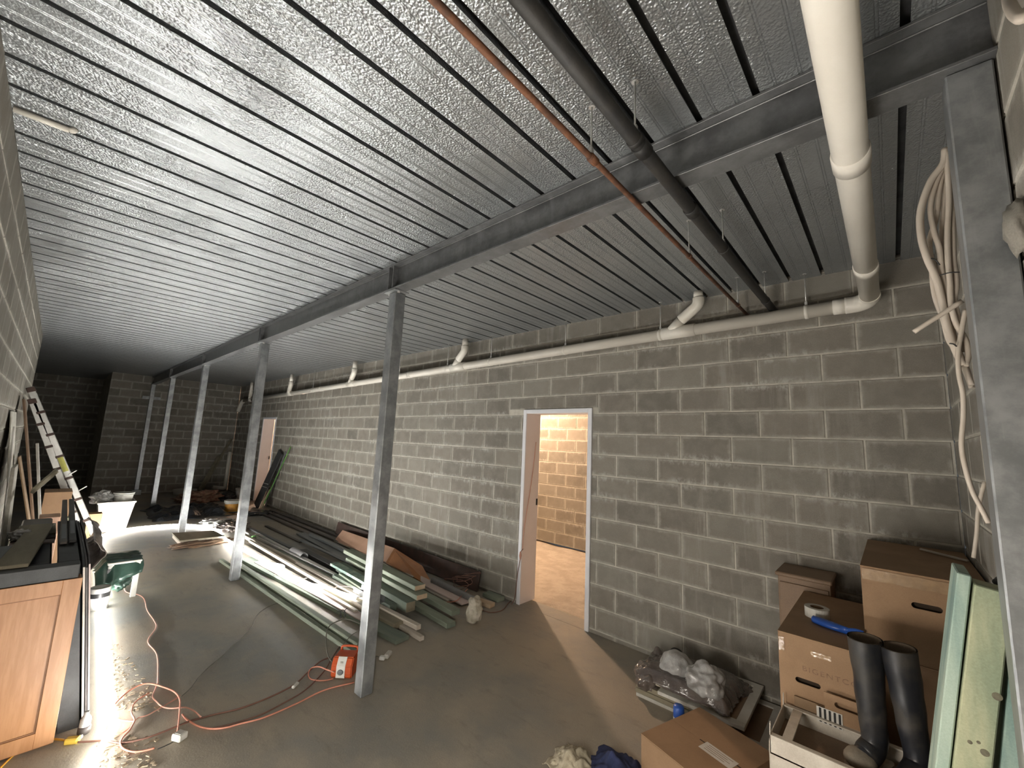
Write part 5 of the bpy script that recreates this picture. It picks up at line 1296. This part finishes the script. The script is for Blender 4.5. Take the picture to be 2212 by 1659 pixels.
# bracket channel on the dark timber
p_ = P(822, 1303, 0.16); q_ = P(772, 1276, 0.16)
t = thing('steel_channel', 'short galvanised channel lying on the dark timber right of the first post', 'channel', p_)
M_ = frame(p_, q_); L_ = (p_ - q_).length
for (a, b) in (((-L_ / 2, -0.045, 0), (L_ / 2, 0.045, 0.003)), ((-L_ / 2, -0.045, 0), (L_ / 2, -0.042, 0.05)), ((-L_ / 2, 0.042, 0), (L_ / 2, 0.045, 0.05))):
    bm = bmn(); add_box(bm, a, b); bm.transform(M_); part('flange' if b[2] > 0.01 else 'web', bm, M['post'], t)
def pipe(name, label, a, b, z, r, mat, cat='pipe', wall=0.004):
    p0_ = P(a[0], a[1], z); p1_ = P(b[0], b[1], z); L_ = (p1_ - p0_).length
    bm = bmn(); add_lathe(bm, [(r, 0), (r, L_), (r - wall, L_), (r - wall, 0), (r, 0)], frame(p0_, p1_) @ Matrix.Translation((-L_ / 2, 0, 0)) @ Matrix.Rotation(PI / 2, 4, 'Y'), 26)
    return solo(name, bm, mat, label, cat, recalc=True)
M['grey_pvc'] = mk('grey_pvc', (0.25, 0.245, 0.245), (0.20, 0.20, 0.20), 0.45, bump=0.03)
pipe('grey_pipe', 'grey plastic pipe with an open end, lying beside the stone', (1033, 1300), (935, 1254), 0.055, 0.034, M['grey_pvc'])
pipe('grey_pipe', 'short fat grey pipe offcut between the second and first post', (657, 1203), (632, 1190), 0.055, 0.052, M['grey_pvc'])
# dark sheets and lengths
G2 = 'dark lengths along the wall base'
def dl(label, a, b, z, w, h, mt): board('dark_length', label, a, b, z, w, h, M[mt], 'trim', G2)
dl('dark length closest to the wall base beyond the brown board', (752, 1165), (585, 1100), 0.030, 0.05, 0.025, 'dark_l')
dl('dark length second from the wall base', (760, 1180), (577, 1104), 0.030, 0.05, 0.025, 'dark_l')
dl('dark length third from the wall base', (770, 1196), (566, 1108), 0.030, 0.05, 0.025, 'dark_l')
dl('dark grey length lying with its end near the laminate panel', (765, 1196), (672, 1152), 0.065, 0.07, 0.04, 'grey_sheet')
dl('dark grey wide sheet lying right of the fat pipe offcut', (800, 1228), (655, 1150), 0.028, 0.22, 0.025, 'grey_sheet')
dl('blackish length right of the fat pipe offcut', (745, 1232), (655, 1186), 0.060, 0.09, 0.05, 'charcoal')
dl('grey metal length in front of the wide grey sheet', (770, 1222), (650, 1165), 0.050, 0.05, 0.02, 'grey_sheet')
dl('pale grey length lying alone on the floor behind the second post', (628, 1182), (542, 1140), 0.030, 0.06, 0.028, 'grey_sheet')
dl('dark length lying flat beside the lone pale grey one', (650, 1170), (575, 1135), 0.020, 0.05, 0.018, 'dark_l')
board('timber_length', 'short green length with a tapering end right of the black lengths', (740, 1236), (795, 1272), 0.12, 0.09, 0.02, M['green_l'])
board('timber_length', 'pale blue-green offcut standing out left of the first post', (722, 1215), (800, 1258), 0.16, 0.10, 0.03, M['green_a'])
# brown hardboard leaning along the wall base
a = PY(735, 1135, -3.585); b = PY(1044, 1234, -3.585)
t = thing('hardboard_strip', 'long dark brown board leaning along the base of the block wall', 'board', ((a.x + b.x) / 2, -3.53, 0))
bm = bmn()
x0_, x1_ = b.x, a.x; zt_ = (a.z + b.z) / 2; hb = b.z
M_ = frame((x0_, -3.525, hb * 0.5 + 0.003), (x1_, -3.525, hb * 0.5 + 0.003)) @ Matrix.Rotation(0.17, 4, 'X')
add_obox(bm, M_, (x1_ - x0_, 0.014, hb), 0.002); part('board_face', bm, M['dark_brown'], t)
bm = bmn(); add_obox(bm, M_ @ Matrix.Translation((-(x1_ - x0_) / 2 + 0.012, 0.009, 0)), (0.02, 0.006, hb), 0.001); part('end_batten', bm, M['dark_brown'], t)
# orange laminate panel leaning over the stack, bent along one edge
pts = dict(a=PY(740, 1145, -3.45), b=PY(852, 1184, -3.30), c=PY(834, 1214, -3.14), d=PY(722, 1168, -3.30), e=PY(912, 1222, -3.40), f=PY(942, 1276, -3.25), g_=PY(900, 1250, -3.10))
t = thing('laminate_board', 'orange-brown laminate panel leaning over the green timbers by the wall', 'panel', (pts['c'].x, pts['c'].y, 0.1))
def quad(vs, th, mat, nm, lab=None):
    bm = bmn(); n_ = (vs[1] - vs[0]).cross(vs[2] - vs[0]).normalized()
    A = [bm.verts.new(v) for v in vs]; B = [bm.verts.new(v + n_ * th) for v in vs]
    bm.faces.new(A); bm.faces.new(list(reversed(B)))
    for k in range(len(vs)): bm.faces.new((A[k], B[k], B[(k + 1) % len(vs)], A[(k + 1) % len(vs)]))
    part(nm, bm, mat, t, lab)
quad([pts['a'], pts['b'], pts['c'], pts['d']], 0.016, M['laminate2'], 'upper_face', 'pale pinkish face')
quad([pts['b'], pts['e'], pts['f'], pts['g_'], pts['c']], 0.016, M['laminate'], 'lower_face', 'orange-brown face')
bm = bmn(); add_bar(bm, pts['d'], pts['c'].lerp(pts['g_'], 0.9), 0.018, 0.010, 0); part('edge_band', bm, M['pale'], t)
# offcuts by the doorway
def offc(label, a, ang, s, z0_, mt, endm=None):
    c_ = P(a[0], a[1], z0_ + s[2]); bm = bmn()
    add_obox(bm, Matrix.Translation((c_.x, c_.y, z0_ + s[2] / 2)) @ Matrix.Rotation(ang, 4, 'Z'), s, 0.003)
    solo('timber_offcut', bm, M[mt], label, 'offcut', 'timber offcuts by the doorway')
offc('squarish green timber offcut against the wall by the doorway', (1066, 1284), 0.0, (0.24, 0.11, 0.042), 0.0, 'green_l')
offc('pale-topped timber offcut in front of the squarish green one', (1046, 1298), 0.15, (0.22, 0.09, 0.040), 0.0, 'pine')
# plaster lump
bm = bmn(); c_ = P(1020, 1347, 0.0); blob(bm, c_ + Vector((0.0, -0.02, 0.115)), (0.075, 0.062, 0.12), 0.28, 1.5, 12, 5, 0.6, 0.002); solo('plaster_lump', bm, M['plaster'], 'cream jagged lump standing at the end of the green timbers', 'stone')
# cords on the stack
def cordz(name, label, pts, r, mat, cat='cord'): return cord(name, label, pts, r, mat, cat)
cordz('extension_cord', 'thin orange cord running over the boards to the lump', [(925, 1292, .05), (960, 1300, .045), (985, 1298, .045), (1000, 1283, .06), (1010, 1272, .09)], 0.005, M['cord_o'])
for k in range(4):
    rr2 = random.Random(30 + k)
    bm = bmn(); c_ = PY(985 + 8 * k, 1262 - 3 * k, -3.38)
    add_tube(bm, [c_ + Vector((0.16 * math.cos(a_ + k) * (1 + .2 * math.sin(3 * a_)), 0.05 * math.sin(a_ * 2 + k), 0.055 * math.sin(a_ + k * 0.5) + 0.02 * k)) for a_ in (2 * PI * i / 16 for i in range(15))], 0.004, 6, 4)
    solo('cord_loop', bm, M['cord_r'], ['leftmost loop of dull reddish cord on the dark brown board', 'loop of dull reddish cord second from the left on the brown board', 'loop of dull reddish cord second from the right on the brown board', 'rightmost loop of dull reddish cord, nearest the end of the brown board'][k], 'cord', 'reddish cord loops by the doorway')
cordz('extension_cord', 'brown cord curving on the floor from the stone to the doorway', [(1030, 1308, .006), (1042, 1318, .006), (1062, 1323, .006), (1085, 1318, .006), (1098, 1303, .006), (1106, 1296, .006)], 0.005, M['cord_r'])
# cord hanging down the reveal of the near doorway
t = thing('reveal_cord', 'pinkish cord hanging down the inside of the near doorway', 'cord', (3.04, -3.62, 0))
pts_ = [PX(1158, 955, 3.035), PX(1152, 1010, 3.035), PX(1145, 1060, 3.035), PX(1137, 1110, 3.035), PX(1130, 1160, 3.035), PX(1127, 1186, 3.035)]
bm = bmn(); add_tube(bm, [Vector((3.035, min(p.y, -3.60), p.z)) for p in pts_], 0.004, 6, 3); part('cable', bm, M['cord_p'], t)
q = PY(1124, 1200, -3.575); bm = bmn(); add_tube(bm, [q + Vector((0, 0, 0.04)), q, q - Vector((0, 0, 0.04))], 0.012, 8, 1, rfun=lambda u: 0.007 + 0.007 * math.sin(u * PI)); part('knot', bm, M['cord_p'], t)
bm = bmn(); add_tube(bm, [Vector((3.03, -3.600, pts_[-1].z)), q + Vector((0, 0, 0.03)), q - Vector((0, 0, .03)), PY(1118, 1240, -3.565), PY(1112, 1290, -3.555), P(1105, 1306, 0.006)], 0.004, 6, 4); part('cable', bm, M['cord_r'], t)

# orange power box by the nearest post
c = P(748, 1462, 0); 
t = thing('power_box', 'orange and white portable power box on the floor beside the nearest post', 'power box', (3.02, -1.70, 0))
Mb = Matrix.Translation((3.05, -1.665, 0)) @ Matrix.Rotation(-0.85, 4, 'Z') @ Matrix.Diagonal((1, 1, 0.85, 1))
bm = bmn(); add_prism(bm, [(-0.075, 0), (0.075, 0), (0.085, 0.03), (0.085, 0.10), (0.055, 0.155), (-0.055, 0.155), (-0.085, 0.10), (-0.085, 0.03)], Mb @ Matrix.Translation((0, 0.075, 0)) @ Matrix.Rotation(PI / 2, 4, 'X'), 0.15)
bmesh.ops.bevel(bm, geom=list(bm.edges), offset=0.007, segments=2, affect='EDGES'); part('body', bm, M['orange_pl'], t)
bm = bmn(); add_prism(bm, [(-0.088, 0.01), (-0.088, 0.10), (-0.058, 0.158), (-0.052, 0.158), (-0.080, 0.10), (-0.080, 0.01)], Mb @ Matrix.Translation((0, 0.035, 0)) @ Matrix.Rotation(PI / 2, 4, 'X'), 0.062); part('socket_plate', bm, M['white_pl'], t)
bm = bmn(); add_lathe(bm, [(0, 0), (0.021, 0), (0.021, 0.006), (0.016, 0.008), (0, 0.008)], Mb @ Matrix.Translation((-0.088, 0.004, 0.055)) @ Matrix.Rotation(-PI / 2, 4, 'Y'), 18); part('socket', bm, M['grey_sheet'], t)
for k in (-1, 1):
    bm = bmn(); add_box(bm, (-0.084, 0.004 + k * 0.006 - 0.003, 0.115), (-0.072, 0.004 + k * 0.006 + 0.003, 0.130), 0.001); bm.transform(Mb); part('switch', bm, M['white_paint'], t)
bm = bmn(); add_tube(bm, [Mb @ Vector((0.05, -0.06, 0.155)), Mb @ Vector((0.05, -0.05, 0.185)), Mb @ Vector((0.05, 0.05, 0.185)), Mb @ Vector((0.05, 0.06, 0.155))], 0.008, 8, 4); part('handle', bm, M['orange_pl'], t)
cordz('extension_cord', 'short salmon cord looping left from the power box', [(722, 1452, .05), (705, 1446, .04), (688, 1440, .03), (672, 1444, .012), (666, 1458, .007), (674, 1468, .007), (700, 1470, .007), (720, 1466, .007)], 0.0058, M['cord_o'])
cordz('extension_cord', 'dark olive cable arching up over the green lengths from the power box', [(718, 1432, .01), (708, 1415, .02), (704, 1385, .05), (708, 1358, .08), (722, 1345, .09), (745, 1338, .09), (765, 1342, .09), (790, 1352, .08)], 0.0055, M['cord_g'])
cordz('extension_cord', 'thin dark green cable crossing the green lengths behind the power box', [(735, 1402, .06), (748, 1384, .065), (762, 1370, .07), (785, 1358, .05)], 0.004, M['cord_g'])
c_ = P(737, 1326, 0.10); bm = bmn()
add_tube(bm, [c_ + Vector((0.03 * math.cos(a_), -0.012 * a_ / 2 + 0.03, 0.03 * math.sin(a_))) for a_ in (i * 0.4 for i in range(36))], 0.0035, 6, 1)
solo('cable_coil', bm, M['cord_k'], 'small black spring-like coil on the green timber behind the power box', 'cable')
cordz('thin_cable', 'white cord lying from the light strip end to the first post', [(770, 1291, .12), (785, 1288, .13), (800, 1287, .13), (812, 1286, .12)], 0.006, M['cord_w'], 'cable')
cordz('thin_cable', 'orange-white cord arching over the strip end', [(712, 1275, .12), (726, 1268, .17), (742, 1266, .19), (760, 1268, .19), (772, 1276, .16), (780, 1286, .12)], 0.0035, M['cord_p'], 'cable')
for k, ((a, b)) in enumerate((((590, 1246), (612, 1228)), ((607, 1243), (632, 1240)), ((640, 1262), (664, 1248)))):
    cordz('thin_cable', ['thin pale wire poking from the strip behind the second post', 'thin pale wire beside the middle of the timber strip', 'thin pale wire nearer the first post on the timber strip'][k], [(a[0], a[1], .11), ((a[0] + b[0]) / 2, (a[1] + b[1]) / 2 - 3, .15), (b[0], b[1], .14)], 0.003, M['cord_w'], 'cable')
c = P(838, 1414, 0.018)
t = thing('cable_connector', 'white plug and socket pair on the floor right of the nearest post', 'connector', (c.x, c.y, 0))
bm = bmn(); add_obox(bm, Matrix.Translation(c) @ Matrix.Rotation(-0.95, 4, 'Z'), (0.085, 0.040, 0.032), 0.008); part('socket', bm, M['white_paint'], t)
bm = bmn(); c2_ = P(826, 1421, 0.016); add_obox(bm, Matrix.Translation(c2_) @ Matrix.Rotation(-0.95, 4, 'Z'), (0.035, 0.045, 0.028), 0.006); part('plug', bm, M['white_pl'], t)
cordz('thin_cable', 'thin cable looping from the white connector round the post foot', [(824, 1422), (812, 1418), (810, 1440), (806, 1470), (802, 1492), (790, 1500), (778, 1506)], 0.0035, M['cord_g'], 'cable')

# slab and things near the second post
tb_ = thing('timber_slab', 'low pale-edged slab lying on the floor inside the curve of the light strip', 'slab', P(425, 1165, 0))
q0, q1, q2, q3 = P(371, 1153, .06), P(388, 1170, .06), P(486, 1160, .06), P(462, 1148, .06)
def slab(vs, z0_, z1_, mat, nm):
    bm = bmn(); A = [bm.verts.new((v.x, v.y, z0_)) for v in vs]; B = [bm.verts.new((v.x, v.y, z1_)) for v in vs]
    bm.faces.new(A); bm.faces.new(B)
    for k in range(len(vs)): bm.faces.new((A[k], A[(k + 1) % 4], B[(k + 1) % 4], B[k]))
    part(nm, bm, mat, tb_)
slab([q0, q1, q2, q3], 0.055, 0.075, M['olive'], 'top_board')
slab([q0.lerp(q2, .02), q1.lerp(q3, .02), q2.lerp(q0, .02), q3.lerp(q1, .02)], 0.0, 0.055, M['pale'], 'side_boards')
bm = bmn(); blob(bm, P(438, 1173, 0.02), (0.16, 0.33, 0.035), 0.6, 2.4, 6, 4, 0.1, 0.002); solo('bark_piece', bm, M['brown_sheet'], 'brown bark-like offcut in front of the low slab', 'offcut')
bm = bmn(); blob(bm, P(470, 1128, 0.05), (0.30, 0.22, 0.07), 0.5, 2.3, 3, 5, 0.2, 0.003); solo('plastic_bag', bm, M['bag_clear'], 'crumpled clear plastic beside the light strip left of the second post', 'bag')
bm = bmn(); blob(bm, P(500, 1138, 0.05), (0.25, 0.22, 0.08), 0.5, 2.6, 13, 5, 0.2, 0.003); solo('plastic_bag', bm, M['bag_brown'], 'crumpled dark plastic just left of the second post', 'bag')
bm = bmn()
def bs(u, v):
    p_ = P(335 + 0, 1105, 0); x = 10.0 + 1.6 * u; y = -1.45 - 1.35 * v; e = min(u, 1 - u, v, 1 - v)
    return (x + 0.18 * noise.noise(Vector((v * 5, 1, 1))), y + 0.2 * noise.noise(Vector((u * 5, 2, 2))), max(0.006, 0.09 * min(1, e * 6) * (0.8 + 1.6 * noise.noise(Vector((u * 5, v * 6, 3)))) + 0.03 * noise.noise(Vector((u * 17, v * 17, 1))) * min(1, e * 8)))
add_sheet(bm, crumple(bs, 60, 50)); o = solo('black_plastic_sheet', bm, M['black_bag'], 'crumpled black plastic sheet on the floor beyond the light strip', 'plastic sheet'); o.modifiers.new('thick', 'SOLIDIFY').thickness = 0.003
# tubs and heaps at the far end
bucket('orange-labelled bucket with a white rim on the floor left of the second post', Vector((*P(501, 1106, 0)[:2], 0)), 0.0, 0.125, 0.155, 0.24, M['white_pl'], lab=M['tub_label'])
bucket('plain white bucket at the far end, half hidden behind the second post', Vector((*P(522, 1078, 0)[:2], 0)), 0.0, 0.13, 0.155, 0.27, M['white_pl'])
bucket('low white tub at the far end behind the third post', Vector((*P(398, 1069, 0)[:2], 0)), 0.0, 0.22, 0.25, 0.14, M['white_pl'], handle=False)
bm = bmn(); blob(bm, P(432, 1078, 0.05), (0.36, 0.42, 0.17), 0.5, 3.0, 31, 5, 0, 0.002); solo('red_rubble_heap', bm, M['red_rag'], 'reddish heap of rags and rubble at the far end of the floor', 'heap')
bm = bmn(); blob(bm, P(487, 1076, 0.05), (0.22, 0.20, 0.13), 0.4, 2.0, 33, 4, 0, 0.002); solo('black_bag', bm, M['black_bag'], 'black bag beside the reddish heap at the far end', 'bag')
bm = bmn(); add_tube(bm, [PX(459, 1052, 14.02), PX(478, 1054, 14.02), PX(484, 1054, 14.03), PX(487, 1048, 14.04), PX(492, 1010, 14.12), PX(497, 976, 14.18)], 0.05, 14, 2)
solo('bent_drain_pipe', bm, M['pvc'], 'white L-shaped pipe piece leaning on the far wall', 'pipe')
bm = bmn(); add_bar(bm, PX(437, 1056, 13.9), PX(500, 948, 14.22), 0.05, 0.05, 0.003); solo('leaning_timber', bm, M['olive'], 'longer grey timber leaning on the far end wall', 'timber', 'timbers leaning on the far wall')
bm = bmn(); add_bar(bm, PX(430, 1060, 13.8), PX(474, 985, 14.15), 0.07, 0.05, 0.003); solo('leaning_timber', bm, M['olive'], 'shorter grey timber leaning beside the longer one on the far wall', 'timber', 'timbers leaning on the far wall')
# dark pieces leaning at the far doorway
t = thing('ribbed_board', 'black ribbed panel leaning beside the far doorway', 'panel', P(565, 1092, 0))
a = P(553, 1094, 0.02); b = PY(607, 976, -3.56)
bm = bmn(); add_bar(bm, a, b, 0.30, 0.03, 0.003, up=(1, 0, 0), roll=PI / 2); part('face', bm, M['charcoal'], t)
for f_ in (0.36, 0.42):
    q = a.lerp(b, f_) + Vector((-0.025, 0.02, 0)); dirn = (b - a).normalized(); 
    bm = bmn(); add_bar(bm, q + Vector((-0.14, 0, 0)), q + Vector((0.14, 0, 0)), 0.012, 0.012, 0.001); part('rib', bm, M['alu'], t)
bm = bmn(); add_bar(bm, P(574, 1093, 0.02), PY(617, 976, -3.575), 0.02, 0.03, 0.003); solo('leaning_bar', bm, M['grey_sheet'], 'grey bar leaning along the right edge of the black ribbed panel', 'bar')
bm = bmn(); add_bar(bm, P(566, 1097, 0.02), PY(628, 965, -3.58), 0.02, 0.02, 0.003); solo('leaning_strip', bm, M['green_strip'], 'green-tipped strip leaning right of the far doorway', 'strip')
bm = bmn(); add_bar(bm, P(563, 1098, 0.02), PY(580, 1058, -3.50), 0.10, 0.02, 0.003, up=(1, 0, 0), roll=PI / 2); solo('leaning_strip', bm, M['pine'], 'short bright pine piece at the foot of the leaning black panel', 'strip')
bm = bmn(); blob(bm, P(556, 1108, 0.02), (0.25, 0.25, 0.04), 0.4, 2, 41, 4, 0, 0.002); solo('black_bag', bm, M['black_bag'], 'flat black bundle on the floor in front of the far doorway', 'bag')
bm = bmn(); add_tube(bm, [P(540, 1162, .02), P(548, 1158, .10), P(556, 1159, .02)], 0.012, 6, 3); solo('yellow_strap', bm, M['green_strip'], 'small yellow-green strap by the second post foot', 'strap')
